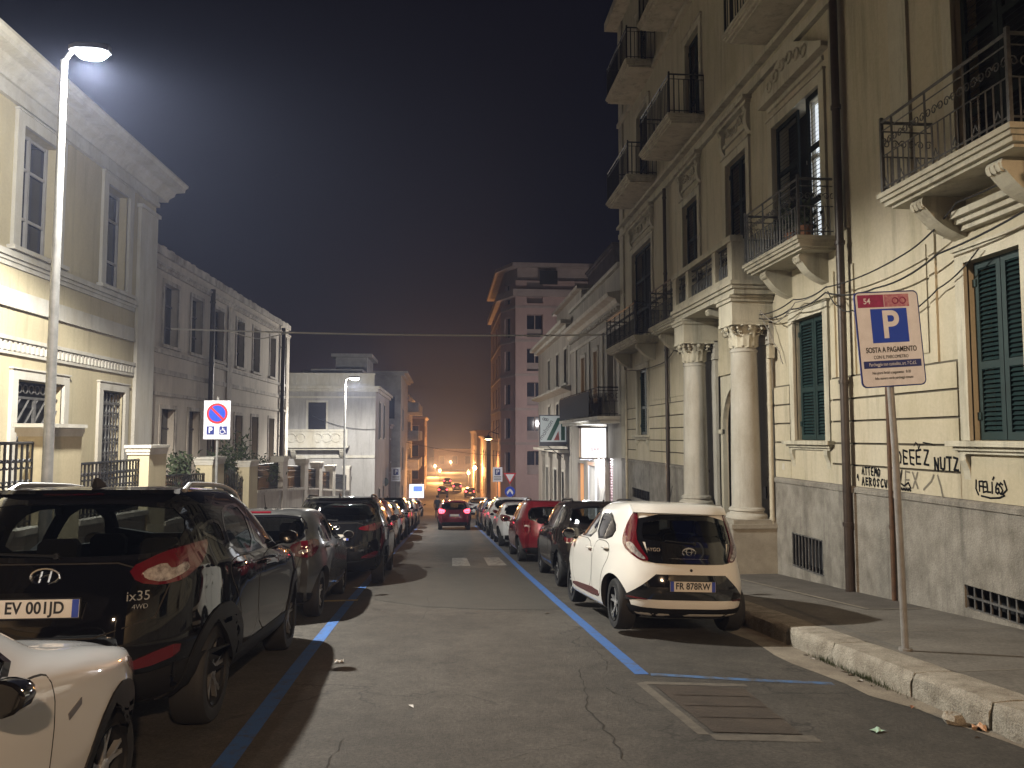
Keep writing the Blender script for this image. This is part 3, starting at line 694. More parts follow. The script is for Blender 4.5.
# graffiti strokes on the wall
def strokes(lines, T, m, wdt, o=.034, name='graffiti', root=None):
    mb = MB(T)
    for ln in lines:
        n = len(ln)
        for (a, b) in zip(ln, ln[1:]):
            d = Vector((b[0]-a[0], b[1]-a[1]));
            if d.length < 1e-6: continue
            d.normalize(); nn = Vector((-d.y, d.x))*wdt/2; e = d*wdt*.35
            mb.poly([(a[0]-e.x+nn.x, o, a[1]-e.y+nn.y), (b[0]+e.x+nn.x, o, b[1]+e.y+nn.y), (b[0]+e.x-nn.x, o, b[1]+e.y-nn.y), (a[0]-e.x-nn.x, o, a[1]-e.y-nn.y)]); o += .00004
    return mb.build(name, m, root, merge=False)
GL = {'D': [[(0,0),(0,1),(.5,.85),(.65,.5),(.5,.12),(0,0)]], 'E': [[(.6,1),(0,1),(0,0),(.6,.02)], [(0,.52),(.5,.52)]], 'Z': [[(0,1),(.65,1),(0,0),(.7,0)]], 'N': [[(0,0),(0,1),(.6,0),(.6,1)]],
 'U': [[(0,1),(.05,.15),(.3,0),(.55,.15),(.6,1)]], 'T': [[(-.05,1),(.65,1)], [(.3,1),(.3,0)]], 'A': [[(0,0),(.3,1),(.6,0)], [(.12,.4),(.5,.4)]], 'M': [[(0,0),(.05,1),(.33,.4),(.6,1),(.66,0)]],
 'O': [[(.3,0),(.05,.25),(.05,.75),(.3,1),(.55,.75),(.55,.25),(.3,0)]], 'R': [[(0,0),(0,1),(.5,.85),(.5,.6),(0,.5),(.6,0)]], 'S': [[(.6,.9),(.3,1),(.05,.8),(.3,.55),(.55,.3),(.3,0),(0,.1)]], 'C': [[(.6,.9),(.3,1),(.05,.6),(.1,.15),(.35,0),(.6,.12)]],
 'F': [[(.6,1),(0,1),(0,0)], [(0,.52),(.45,.52)]], 'L': [[(0,1),(0,0),(.55,0)]], 'I': [[(.2,1),(.2,0)]], 'G': [[(.6,.9),(.3,1),(.05,.6),(.1,.15),(.35,0),(.6,.15),(.6,.45),(.35,.45)]], 'K': [[(0,0),(0,1)], [(.55,1),(0,.5),(.6,0)]], 'V': [[(0,1),(.3,0),(.6,1)]], 'X': [[(0,1),(.6,0)], [(.6,1),(0,0)]], ' ': []}
def scrawl(txt, u, z, h, adv, slope=0, jit=.012):
    out = []; u0 = u
    for ch in txt:
        for ln in GL[ch]: out.append([(u-x*h*.8+random.uniform(-jit, jit), z+(u0-u)*slope+y*h+random.uniform(-jit, jit)) for x, y in ln])
        u -= adv
    return out
G_ = scrawl('DEEEZ', 10.30, 1.215, .185, .152, .03, .012)+scrawl('NUTZ', 9.47, 1.17, .155, .125, .02, .012)
strokes(G_, TR, 'graffiti', .030, root=R1, o=.049)
G_ = scrawl('ATTEMO', 11.22, 1.03, .11, .085, -.02, .008)+scrawl('AEROSCU', 11.22, .87, .11, .10, .0, .01)+scrawl('KV', 10.36, .98, .15, .1)
G_ += [[(11.36-.01*k, .97+.05*math.sin(k)) for k in range(5)], [(10.3-.03*i, .865+.02*(i % 2)) for i in range(11)], [(10.28-.03*i, .885-.02*(i % 2)) for i in range(10)], [(10.3, .98), (10.15, .92), (10.05, .97), (10.0, .9)]]
strokes(G_, TR, 'graffiti', .026, root=R1, o=.049)
strokes(scrawl('EX', 10.12, .90, .22, .17, .02)+[[(9.72, .9), (9.55, 1.02), (9.5, 1.1)], [(9.42, 1.1), (9.36, .95), (9.33, .83)]], TR, 'graffiti_faint', .026, root=R1, o=.051)
G_ = scrawl('FELIGS', 8.66, .95, .12, .066, -.01, .006)+[[(8.63, .90), (8.48, .885), (8.33, .90), (8.25, .93)], [(8.71, 1.08), (8.72, .98), (8.68, .91)], [(8.43, 1.1), (8.41, 1.13)], [(8.25, 1.1), (8.21, 1.0), (8.28, .94)]]
strokes(G_, TR, 'graffiti', .023, root=R1, o=.041)
strokes([[(9.9, 1.47), (9.86, 1.52), (9.82, 1.5), (9.8, 1.43), (9.76, 1.5)], [(9.7, 1.52), (9.5, 1.5)]], TR, 'graffiti', .016, root=R1, o=.049)

# cables along the palazzo
def cable(T, pts, r, m, label, n=10, sag=.0, group='cables strung along the palazzo front'):
    mb = MB(T); out = []
    for a, b in zip(pts, pts[1:]):
        a, b = Vector(a), Vector(b)
        for k in range(n):
            f = k/n; p = a.lerp(b, f); p.z -= sag*4*f*(1-f); out.append(tuple(p))
    out.append(tuple(pts[-1])); mb.tube(out, r, 5)
    return tag(mb.build('cable', m, smooth=True), label, 'cable', group)
cable(TR, [(14.3, .3, 3.95), (13.0, .22, 4.02), (11.7, .3, 3.98), (9.6, .28, 4.02), (8.5, .3, 4.38), (6.5, .3, 4.5)], .012, 'cable_black', 'dark cable sagging from the brown downpipe up over the near window cornice', sag=.06)
cable(TR, [(14.3, .3, 3.88), (13.1, .24, 3.86), (11.7, .3, 3.9), (10.4, .22, 3.72), (9.0, .22, 3.88), (6.5, .3, 4.15)], .014, 'cable_black', 'thick black cable crossing just above the tilted parking sign', sag=.07)
cable(TR, [(11.7, .26, 3.92), (11.35, .28, 3.62), (11.0, .25, 3.5), (10.2, .1, 3.2), (9.2, .1, 3.48), (8.4, .12, 3.8)], .010, 'cable_black', 'thin black cable dipping behind the tilted parking sign', sag=.05)
cable(TR, [(14.2, .32, 4.02), (13.6, .28, 3.7), (12.9, .24, 3.95), (11.7, .28, 4.0)], .011, 'cable_grey', 'grey cable looping between the portico capital and the brown downpipe', sag=.05)
cable(TR, [(14.3, .28, 4.0), (14.1, .2, 3.6), (13.9, .1, 3.2), (13.8, .08, 2.95)], .010, 'cable_grey', 'grey cable hanging in a loop beside the near portico column', sag=.03)
cable(TR, [(26.6, .12, 5.0), (26.1, .15, 3.9), (22, .12, 3.7), (20.5, .12, 3.95), (18.3, .3, 3.9)], .014, 'cable_black', 'dark cable running past the far shutter towards the portico', sag=.08)

# ------------------------------------------------------------------ left: cream school-like building with grilles
YZ = lambda y: -.45 if y < 12 else -.45-(y-12)*.045
mb = MB(); ys = [-10, 12, 25, 40, 53]; mb.loft([[(-40, y, YZ(y)), (-6.3, y, YZ(y))] for y in ys], caps=False, closed=False); struct(mb.build('yard_ground', 'yard'))
L1 = thing('cream_building', 'cream two-storey building with white bands, deep cornice and ground-floor grilles', 'building', (-12, 10, YZ(10)))
a0, a1 = -9, 23.0
up = [(16.2, 17.62, 5.42, 7.98), (19.9, 21.15, 5.4, 8.0), (12.4, 13.75, 5.42, 7.98), (8.6, 10.0, 5.42, 7.98)]
gd = [(16.35, 18.15, -.2, 2.76), (20.0, 21.25, -.2, 2.76), (12.5, 13.7, -.2, 2.76)]
mb = wall_holes(TL, a0, a1, -.8, 8.7, up+gd, back=10); mb.build('wall', 'cream_left', L1)
mb = MB(TL)
def lb(z0, z1, p, b=21.75): mb.box(a0, b, -.02, p, z0, z1)
lb(5.18, 5.30, .10); lb(5.10, 5.18, .06); lb(5.00, 5.10, .03); lb(4.22, 4.55, .035); lb(4.18, 4.22, .06); lb(3.52, 3.60, .09); lb(3.24, 3.30, .05); lb(3.30, 3.52, .03)
k = a0
while k < 21.7: mb.box(k, k+.09, .03, .065, 3.32, 3.50); k += .17
mb.build('band', 'white_trim', L1)
mb = MB(TL)
mb.box(21.8, 22.95, -.02, .09, -.8, 7.95); mb.box(21.72, 23.02, -.02, .15, 7.95, 8.05)
mb.build('corner_pilaster', 'white_trim', L1)
mb = MB(TL)
mb.box(a0, 23.02, -.02, .10, 8.30, 8.42); mb.box(a0, 23.0, -.02, .06, 8.42, 8.7)
prof = [(-.02, 8.62), (.12, 8.62), (.16, 8.72), (.30, 8.80), (.34, 8.90), (.60, 8.93), (.62, 9.02), (.70, 9.08), (.70, 9.14), (-.5, 9.2), (-.5, 8.62)]
mb.prism_u(prof, a0, 23.55); mb.box(a0, 22.6, -1.6, -.4, 9.1, 9.75)
mb.build('cornice', 'white_trim', L1)
for h_ in up:
    a, b, c, d = h_
    mb = MB(TL); surround(mb, a, b, c, d, .24, .07); mb.box(a-.34, b+.34, -.02, .16, c-.09, c-.004); mb.box(a-.28, b+.28, -.02, .09, c-.22, c-.09); f = mb.build('window', 'white_trim', L1)
    mb = MB(TL); mb.poly([(a, -.28, c), (b, -.28, c), (b, -.28, d), (a, -.28, d)]); mb.build('pane', 'pane', f)
    mb = MB(TL); m_ = (a+b)/2
    for u in (a+.03, m_, b-.03): mb.box(u-.035, u+.035, -.275, -.22, c, d)
    for z in (c+.05, c+.75, d-.75, d-.05): mb.box(a, b, -.272, -.23, z-.03, z+.03)
    mb.build('sash', 'grey_wall', f)
for i, h_ in enumerate(gd):
    a, b, c, d = h_
    mb = MB(TL); surround(mb, a, b, c, d, .20, .07); f = mb.build('door', 'white_trim', L1)
    mb = MB(TL); mb.poly([(a, -.3, c), (b, -.3, c), (b, -.3, d), (a, -.3, d)]); mb.build('dark_opening', 'dark_room', f)
    mb = MB(TL)
    if i == 0:
        for k in range(-7, 9):
            p = [(a+k*.32, c+.3), (a+k*.32+2.0, c+2.6)]
            (x1, z1), (x2, z2) = p; sl = (z2-z1)/(x2-x1)
            if x1 < a: z1 += (a-x1)*sl; x1 = a
            if x2 > b: z2 -= (x2-b)*sl; x2 = b
            if x2 > x1+.05: mb.tube([(x1, -.1, z1), (x2, -.1, z2)], .022, 4)
        mb.box(a, b, -.12, -.08, d-.38, d-.33); mb.box((a+b)/2-.03, (a+b)/2+.03, -.13, -.07, c, d-.35)
        for k in range(8): mb.ring((a+.12+k*.22, -.1, d-.17), .09, .014, axis=1, n=10)
    else:
        n = 7
        for k in range(n+1): u = a+(b-a)*k/n; mb.box(u-.012, u+.012, -.11, -.08, c, d-.05)
        for k in range(n):
            for q in range(7):
                mb.ring((a+(b-a)*(k+.5)/n, -.095, c+.5+q*.34), .078, .014, axis=1, n=8, ry=.15)
        mb.box(a, b, -.12, -.07, d-.35, d-.3)
    mb.build('grille', 'iron_grey', f)

# the plainer wing beyond it
L2 = thing('drab_wing', 'drab two-storey wing with flaking parapet, narrow dark windows and two drainpipes', 'building', (-12, 32, YZ(32)))
def TL2(u, o, z): return TL(u, o-.18, z)
b0, b1 = 23.06, 40.6
u1 = [(24.25, 25.4), (26.6, 27.65), (28.95, 30.0), (31.7, 32.7), (34.1, 35.1), (36.95, 37.95)]
h1 = [(a, b, 4.42, 6.32) for a, b in u1]; hg = [(a, b, -.3, 2.45) for a, b in u1]
mb = wall_holes(TL2, b0, b1, -2.6, 7.3, h1+hg, back=10, depth=.28); mb.build('wall', 'drab', L2)
mb = MB(TL2)
for z0, z1, p in ((4.12, 4.24, .07), (3.50, 3.66, .04), (2.84, 2.95, .05), (6.65, 6.75, .09), (6.75, 6.82, .14)): mb.box(b0, b1+.05, -.02, p, z0, z1)
mb.box(b0, b1+.1, -.3, .10, 7.1, 7.34); mb.box(30.45, 31.05, -.02, .06, -2, 6.65); mb.box(40.05, 40.66, -.02, .06, -2.4, 6.65)
for k in range(26): u = b0+k*.67+random.uniform(-.1, .1); mb.box(u, u+random.uniform(.2, .6), -.25, .09, 7.33, 7.33+random.uniform(.01, .07))
mb.build('parapet', 'drab_trim', L2)
for i, h_ in enumerate(h1+hg):
    a, b, c, d = h_
    mb = MB(TL2); w_ = .13
    mb.box(a-w_, a, -.02, .03, c, d+w_); mb.box(b, b+w_, -.02, .03, c, d+w_); mb.box(a-.001, b+.001, -.02, .03, d, d+w_)
    if i < 6: mb.box(a-.2, b+.2, -.02, .10, c-.1, c)
    f = mb.build('window', 'drab_trim', L2)
    mb = MB(TL2); mb.poly([(a, -.22, c), (b, -.22, c), (b, -.22, d), (a, -.22, d)]); mb.build('pane', 'pane', f)
    mb = MB(TL2); m_ = (a+b)/2; mb.box(m_-.03, m_+.03, -.215, -.17, c, d)
    for z in (c+.6, d-.6): mb.box(a, b, -.215, -.18, z-.025, z+.025)
    mb.build('sash', 'dark_wall', f)
pipe(TL2, L2, 28.35, .13, -1.2, 6.9, .085, 'pipe_brown'); pipe(TL2, L2, 39.0, .13, -1.6, 7.0, .10, 'pipe_brown')

# fence: gate pillars, sloped base walls and iron railings
FX = -6.1
def pillar(y0, y1, top, label, m='cream_left'):
    t = thing('gate_pillar', label, 'pillar', (FX-.2, (y0+y1)/2, rz(y0)+.14), 'pillars of the left garden fence')
    mb = MB(); mb.box(FX-.42, FX, y0, y1, rz(y1)-.2, top-.20); mb.build('shaft', m, t)
    mb = MB(); mb.box(FX-.48, FX+.06, y0-.06, y1+.06, top-.06, top); mb.box(FX-.46, FX+.03, y0-.035, y1+.035, top-.14, top-.06); mb.box(FX-.44, FX+.015, y0-.02, y1+.02, top-.20, top-.14); mb.build('cap', 'white_trim', t)
PS = [(12.45, 13.6, 1.80, 'broad yellow pillar right behind the tall lamp post'), (16.6, 17.6, 1.42, 'yellow pillar at the end of the railing beyond the lamp post'), (21.0, 22.1, 1.05, 'yellow gate pillar just right of the no-parking sign'), (24.9, 26.0, .84, 'yellow gate pillar on the far side of the black gate'),
      (30.0, 30.9, .84, 'grey pillar at the lower end of the leafy railing'), (34.6, 35.5, .62, 'first grey stepped pillar past the leafy fence'), (38.6, 39.6, .33, 'second grey stepped pillar in front of the white house'), (43.2, 44.2, .0, 'grey stepped pillar beside the far lamp post'), (50.6, 51.6, -.3, 'last cream pillar against the white house wall')]
for i, (a, b, z, lab) in enumerate(PS): pillar(a, b, z, lab, 'cream_left' if i < 4 else 'pale_wall')
def fence_panel(y0, y1, w0, w1, r0, r1, label, dense=False, m='pale_wall'):
    t = thing('fence_panel', label, 'fence', (FX-.2, (y0+y1)/2, rz((y0+y1)/2)), 'railing panels of the left garden fence')
    mb = MB(); mb.loft([[(FX-.38, y, rz(y)-.3), (FX-.04, y, rz(y)-.3), (FX-.04, y, z), (FX-.38, y, z)] for y, z in ((y0, w0), (y1, w1))]); mb.loft([[(FX-.44, y, z), (FX+.03, y, z), (FX+.03, y, z+.09), (FX-.44, y, z+.09)] for y, z in ((y0, w0), (y1, w1))]); mb.build('base_wall', m, t)
    mb = MB(); n = max(3, round((y1-y0)/.15)); x = FX-.2
    for i in range(n+1):
        f = i/n; y = y0+(y1-y0)*f; a = w0+(w1-w0)*f+.09; b = r0+(r1-r0)*f; mb.box(x-.014, x+.014, y-.014, y+.014, a, b)
        if i < n:
            y += (y1-y0)/n/2
            for g in ((.75, .5, .25) if dense else (.86,)): mb.ring((x, y, a+(b-a)*g), .062, .013, axis=0, n=7, ry=.07)
    for g in (.06, .5, .78, 1.0): mb.tube([(x, y0, w0+.09+(r0-w0-.09)*g), (x, y1, w1+.09+(r1-w1-.09)*g)], .024 if g == 1 else .015, 4)
    mb.build('railing', 'iron', t)
fence_panel(5.5, 12.45, .25, .15, 1.5, 1.5, 'ornate black railing on the left edge, in front of the diagonal grille', True)
fence_panel(13.6, 16.6, .1, .0, 1.12, 1.12, 'ornate black railing between the two nearest yellow pillars', True)
fence_panel(17.6, 21.0, -.35, -.45, .72, .62, 'low black railing behind the no-parking sign', True)
fence_panel(26.0, 30.0, -.25, -.45, .65, .6, 'black railing overgrown with dark bushes')
fence_panel(30.9, 34.6, -.52, -.72, .45, .3, 'black railing on the ramped wall after the bushes')
fence_panel(35.5, 38.6, -.8, -1.0, .15, .0, 'black railing between the two middle grey stepped pillars')
fence_panel(39.6, 43.2, -1.1, -1.38, -.15, -.35, 'black railing left of the far lamp post')
fence_panel(44.2, 50.6, -1.45, -1.95, -.5, -.9, 'last black railing before the white house')
t = thing('iron_gate', 'black iron gate with spikes between two yellow pillars', 'gate', (FX-.2, 23.5, rz(23.5)+.14))
for s, e in ((22.1, 23.48), (23.52, 24.9)):
    mb = MB(); n = 8
    for i in range(n+1):
        y = s+(e-s)*i/n; h_ = .25+.3*math.sin((i/n if s < 23 else 1-i/n)*1.5); mb.tube([(FX-.2, y, rz(23.5)+.25), (FX-.2, y, h_), (FX-.2, y, h_+.12)], [.016, .016, .003], 5)
    mb.box(FX-.225, FX-.175, s, e, rz(23.5)+.2, rz(23.5)+.26); mb.box(FX-.215, FX-.185, s, e, -.2, -.15); mb.box(FX-.21, FX-.19, s, e, rz(23.5)+.26, -.7); mb.build('gate_leaf', 'iron', t)
def bush(loc, r, n, label, leaf=.09):
    t = thing('bush', label, 'bush', loc, 'bushes behind the left railings'); x, y, z = loc
    mb = MB()
    for k in range(7): a = random.uniform(0, 6.28); mb.tube([(x, y, z), (x+.3*r[0]*math.cos(a), y+.3*r[1]*math.sin(a), z+r[2]*.8), (x+.7*r[0]*math.cos(a), y+.7*r[1]*math.sin(a), z+r[2]*1.6)], [.03, .02, .008], 5)
    mb.build('stem', 'bark', t)
    mb = MB(); cl = [(random.gauss(0, .45), random.gauss(0, .45), random.gauss(0, .4)) for _ in range(26)]
    for k in range(n):
        c = random.choice(cl); p = Vector((x+r[0]*(c[0]+random.gauss(0, .17)), y+r[1]*(c[1]+random.gauss(0, .17)), z+r[2]*(1+c[2]+random.gauss(0, .17))))
        d = Vector([random.uniform(-1, 1) for _ in range(3)]).normalized()*leaf*random.uniform(.6, 1.3); q = d.orthogonal().normalized()*leaf*.35
        mb.poly([tuple(p-d), tuple(p+q), tuple(p+d), tuple(p-q)])
    mb.build('foliage', 'leaf', t, merge=False)
bush((-6.95, 20.2, YZ(20)), (.6, 1.3, 1.1), 1500, 'dark leafy bush behind the no-parking sign')
bush((-6.95, 24.6, YZ(24.6)), (.7, 1.5, 1.25), 1700, 'dark bush rising behind the black gate')
bush((-6.85, 28.2, YZ(28)), (.6, 1.5, 1.15), 1700, 'bush spilling over the railing beyond the gate pillars', .08)
bush((-7.0, 32.0, YZ(32)), (.5, 1.0, .9), 900, 'small bush at the low end of the drab wing', .08)

# ------------------------------------------------------------------ generic far building: box with windows as parts
def block(name, label, x0, x1, y0, y1, z0, z1, m, trim, front=(), side=(), side_x=None, roof='grey_wall', cor=.35, pane='pane', pcor=None):
    t = thing(name, label, 'building', ((x0+x1)/2, (y0+y1)/2, z0))
    sx = side_x if side_x is not None else x0; sg = -1 if sx == x0 else 1
    def TF(u, o, z): return (u, y0-o, z)
    def TS(u, o, z): return (sx+sg*o, u, z)
    mb = wall_holes(TF, x0, x1, z0, z1, front, back=0, depth=.3); wall_holes(TS, y0, y1, z0, z1, side, back=0, depth=.3, mb=mb)
    ox = x1 if sx == x0 else x0
    mb.poly([(ox, -(y0-y0), z0), (ox, 0, z1), (ox, -(y1-y0), z1), (ox, -(y1-y0), z0)]); mb.poly([(x0, -(y1-y0), z0), (x1, -(y1-y0), z0), (x1, -(y1-y0), z1), (x0, -(y1-y0), z1)])
    mb.poly([(x0, 0, z1), (x1, 0, z1), (x1, -(y1-y0), z1), (x0, -(y1-y0), z1)])
    for v in mb.bm.verts: pass
    # wall_holes for the side used TS, the rest TF: both write world points, so nothing to convert
    mb.build('wall', m, t)
    if cor:
        mb = MB(); mb.box(x0-cor, x1+cor, y0-cor, y1, z1-.02, z1+.16); mb.box(x0-cor*.5, x1+cor*.5, y0-cor*.5, y1, z1-.22, z1-.02); mb.build('cornice', trim, t)
    for T, hs in ((TF, front), (TS, side)):
        for a, b, c, d in hs:
            mb = MB(T); w_ = .13; mb.box(a-w_, a, -.02, .04, c, d+w_); mb.box(b, b+w_, -.02, .04, c, d+w_); mb.box(a, b, -.02, .04, d, d+w_); mb.box(a-.2, b+.2, -.02, .10, c-.1, c); f = mb.build('window', trim, t)
            mb = MB(T); mb.poly([(a, -.25, c), (b, -.25, c), (b, -.25, d), (a, -.25, d)]); mb.build('pane', pane, f)
    return t, TF, TS

# white house facing up the street
W3, TF3, TS3 = block('white_house', 'white two-storey house facing uphill with stone balcony, lit by the far lamp', -13.5, -4.7, 53, 66, -5.6, 4.85, 'white_wall', 'white_trim',
    front=[(-9.2, -8.0, 1.15, 3.9), (-12.6, -11.5, 1.6, 3.8), (-10.6, -9.4, -3.9, -1.6), (-6.3, -5.2, -4.3, -3.0)], side=[(56, 57, 1.5, 4), (60, 61, 1.5, 4), (56, 57.2, -4.8, -2.2), (60, 61.2, -4.9, -2.2)], side_x=-4.7, cor=.3)
mb = MB(TF3); mb.box(-10.7, -6.4, -.02, .9, .85, 1.0); mb.box(-10.5, -6.6, -.02, .7, .7, .85); bl = mb.build('balcony', 'white_trim', W3)
mb = MB(TF3); mb.box(-10.65, -6.45, .74, .86, 1.95, 2.07); mb.box(-10.65, -6.45, .74, .86, 1.0, 1.1)
for u in (-10.65, -8.7, -6.6): mb.box(u, u+.15, .74, .86, 1.1, 1.95)
for u in (-10.1, -9.5, -8.9+.5, -7.8, -7.2): mb.ring((u, .8, 1.52), .28, .07, axis=1, n=14)
mb.box(-10.5, -6.6, .78, .80, 1.1, 1.95); mb.build('parapet', 'white_trim', bl)
for u in (-10.2, -7.0):
    mb = MB(TF3); console(mb, u, .3, .6, .7, .6); mb.build('bracket', 'white_trim', bl)
mb = MB(TF3); mb.box(-13.5, -4.7, -.02, .10, .15, .33); mb.box(-13.5, -4.7, -.02, .06, 4.2, 4.32); mb.box(-13.4, -4.8, -.25, -.02, 5.01, 5.8); mb.box(-13.45, -4.75, -.3, .04, 5.8, 5.9)
for k in range(12): mb.box(-13.2+k*.7, -12.8+k*.7, -.02, .03, 5.15, 5.7)
mb.build('string_course', 'white_trim', W3)
mb = MB(); mb.box(-9.4, -6.3, 57, 62, 4.9, 6.3); mb.box(-9.7, -6.0, 56.7, 62.3, 6.3, 6.5); mb.box(-8.4, -6.0, 60, 65, 5.0, 7.7); mb.box(-8.7, -5.6, 59.6, 65, 7.7, 7.95); mb.build('rooftop_room', 'grey_wall', W3)
# further down on the left
OR, _, TSo = block('orange_house', 'low orange-lit house at the corner past the white house', -12, -4.75, 66.3, 69.8, -6.6, 2.5, 'orange_wall', 'pink_band', front=[(-5.9, -5.2, -1.5, .6)], side=[(67.5, 68.5, -4, -1.6), (67.5, 68.5, -.6, 1.3)], side_x=-4.75, cor=.25)
G4, TF4, _ = block('grey_apartment_block', 'tall grey apartment block behind the white house with jutting roof slab', -12, -3.95, 70, 83, -8, 7.3, 'grey_wall', 'grey_wall', front=[(-5.2, -4.5, 3.2, 5.2)], side=[(73, 74.2, z, z+1.9) for z in (-5, -1.4, 2.2)], side_x=-3.95, cor=.6)
D5, _, TS5 = block('dark_apartment_block', 'dark apartment block with a stack of small balconies, far left', -13, -4.4, 86, 106, -9, 6.2, 'dark_wall', 'grey_wall', front=[(-6.2, -5.2, z, z+1.9) for z in (-5.5, -2, 1.5)], side=[(y, y+1.3, z, z+2.0) for y in (88, 93, 99) for z in (-5.2, -1.9, 1.4)], side_x=-4.4, cor=.4)
for z in (-5.3, -2.0, 1.3, 4.5):
    for y in (87.3, 92.3, 98.3):
        mb = MB(TS5); mb.box(y, y+2.8, 0, 1.5, z-.2, z); s_ = mb.build('balcony', 'pale_wall', D5)
        mb = MB(TS5); mb.box(y, y+2.8, 1.42, 1.48, z, z+.95); mb.box(y, y+.05, 0, 1.42, z, z+.95); mb.build('balcony_panel', 'grey_wall', s_)
block('brown_house', 'hazy brown house closing the left side far down the street', -14, -3.6, 140, 160, -10, 5.0, 'orange_wall', 'pink_band', front=[(u, u+1.3, z, z+2) for u in (-6, -9) for z in (-6, -2, 1.5)], side=[(y, y+1.4, z, z+2) for y in (142, 147, 152) for z in (-6, -2, 1.5)], side_x=-3.6)
block('closing_block', 'hazy far block at the very end of the street on the left', -30, -6, 230, 250, -12, 6.5, 'grey_wall', 'grey_wall', front=[(u, u+2, z, z+2) for u in (-9, -13, -17) for z in (-7, -3, 1)])

# ------------------------------------------------------------------ right side beyond the palazzo
SH = thing('shop_house', 'low pale house beyond the palazzo with bright shop below a draped black balcony', 'building', (XR+3, 32, rz(32)))
s0, s1 = 27.2, 38.4
hs = [(28.4, 29.5, 3.0, 5.3), (31.5, 32.3, 3.0, 5.2), (34.4, 35.3, 3.0, 5.2)]; hd = [(28.9, 30.3, -2.4, .75), (31.6, 33.6, -2.6, .35), (35.0, 36.6, -2.9, .35)]
mb = wall_holes(TR, s0, s1, -3.2, 7.9, hs+hd, back=9); mb.build('wall', 'pale_wall', SH)
mb = MB(TR); mb.prism_u([(-.02, 6.35), (.15, 6.45), (.22, 6.6), (.48, 6.68), (.52, 6.82), (-.02, 6.9)], s0, s1); mb.box(s0, s1, -.02, .06, 5.75, 5.9); mb.box(s0, s1, -.02, .14, 7.8, 7.95)
for k in range(26): mb.box(s0+.1+k*.43, s0+.28+k*.43, .0, .16, 6.2, 6.35)
for u in (27.3, 30.3, 33.2, 36.6): mb.box(u, u+.35, -.02, .07, 2.4, 5.75)
mb.build('cornice', 'white_trim', SH)
for i, (a, b, c, d) in enumerate(hs):
    mb = MB(TR); surround(mb, a, b, c, d, .14); f = mb.build('window', 'white_trim', SH)
    mb = MB(TR); mb.poly([(a, -.25, c), (b, -.25, c), (b, -.25, d), (a, -.25, d)]); mb.build('pane', 'warm_window' if i else 'pane', f)
mb = MB(TR); mb.box(27.5, 36.8, -.02, .85, 2.2, 2.34); mb.box(27.6, 36.7, -.02, .72, 2.08, 2.2); bl = mb.build('balcony', 'white_trim', SH)
mb = MB(TR); rail_run(mb, (27.55, .8), (36.75, .8), 2.34, 1.05, step=.22); rail_run(mb, (27.55, 0), (27.55, .8), 2.34, 1.05, step=.2); mb.build('railing', 'iron', bl)
mb = MB(TR); mb.box(29.2, 36.72, .83, .845, 2.38, 3.34); mb.build('balcony_screen', 'mesh_screen', bl)
# shop: lit doorway, pink roller shutter, awning box, signs
mb = MB(TR); a, b, c, d = hd[1]; mb.poly([(a, -.25, c), (b, -.25, c), (b, -.25, d), (a, -.25, d)]); sp = mb.build('shop_entrance', 'shop_light', SH)
mb = MB(TR); mb.box(a-.15, a, -.02, .06, c, d); mb.box(b, b+.15, -.02, .06, c, d); mb.box(a-.15, b+.15, -.02, .06, d, d+.15); mb.box((a+b)/2-.04, (a+b)/2+.04, -.2, -.12, c, d); mb.build('door_frame', 'alloy', sp)
mb = MB(TR); a, b, c, d = hd[0]
for k in range(30): z = c+(d-c)*k/30; mb.prism_u([(-.2, z), (-.17, z+.02), (-.17, z+.08), (-.2, z+.1)], a, b)
mb.build('roller_shutter', 'pink_shutter', SH)
mb = MB(TR); a, b, c, d = hd[2]; mb.poly([(a, -.25, c), (b, -.25, c), (b, -.25, d), (a, -.25, d)]); 
for k in range(4): mb.box(a+k*.45, a+k*.45+.06, -.24, -.1, c, d)
mb.build('shop_front', 'warm_window', SH)
t = thing('light_box_sign', 'glowing white projecting light box above the shop doorway', 'sign', (XR, 29.8, .9))
mb = MB(); mb.box(XR-1.05, XR-.05, 29.75, 29.95, .78, 1.95); mb.build('light_panel', 'shop_light', t)
mb = MB()
for z in (.75, 1.95): mb.box(XR-1.09, XR-.02, 29.72, 29.98, z-.03, z+.03)
for x in (XR-1.09, XR-.07): mb.box(x, x+.05, 29.72, 29.98, .72, 1.98)
mb.build('sign_frame', 'alloy', t)
text_obj('sign_lettering', 'BAR', .2, 'sign_red', t, frame((XR-.5-XR, 29.744-29.8, 1.1-.9), (1,0,0), (0,0,1)))
t = thing('wall_notice_box', 'small grey box sign on the shop wall beside the light box', 'sign', (XR, 32.6, .9))
mb = MB(); mb.box(XR-.6, XR-.04, 32.5, 32.62, .6, 1.5); mb.build('sign_panel', 'sign_grey', t)
mb = MB(); mb.box(XR-.56, XR-.08, 32.485, 32.5, .66, 1.44); mb.build('sign_face', 'shop_wall', t)
point('shop_lamp', (XR-.6, 31.2, .7), 420, (.93,.96,1), .15)
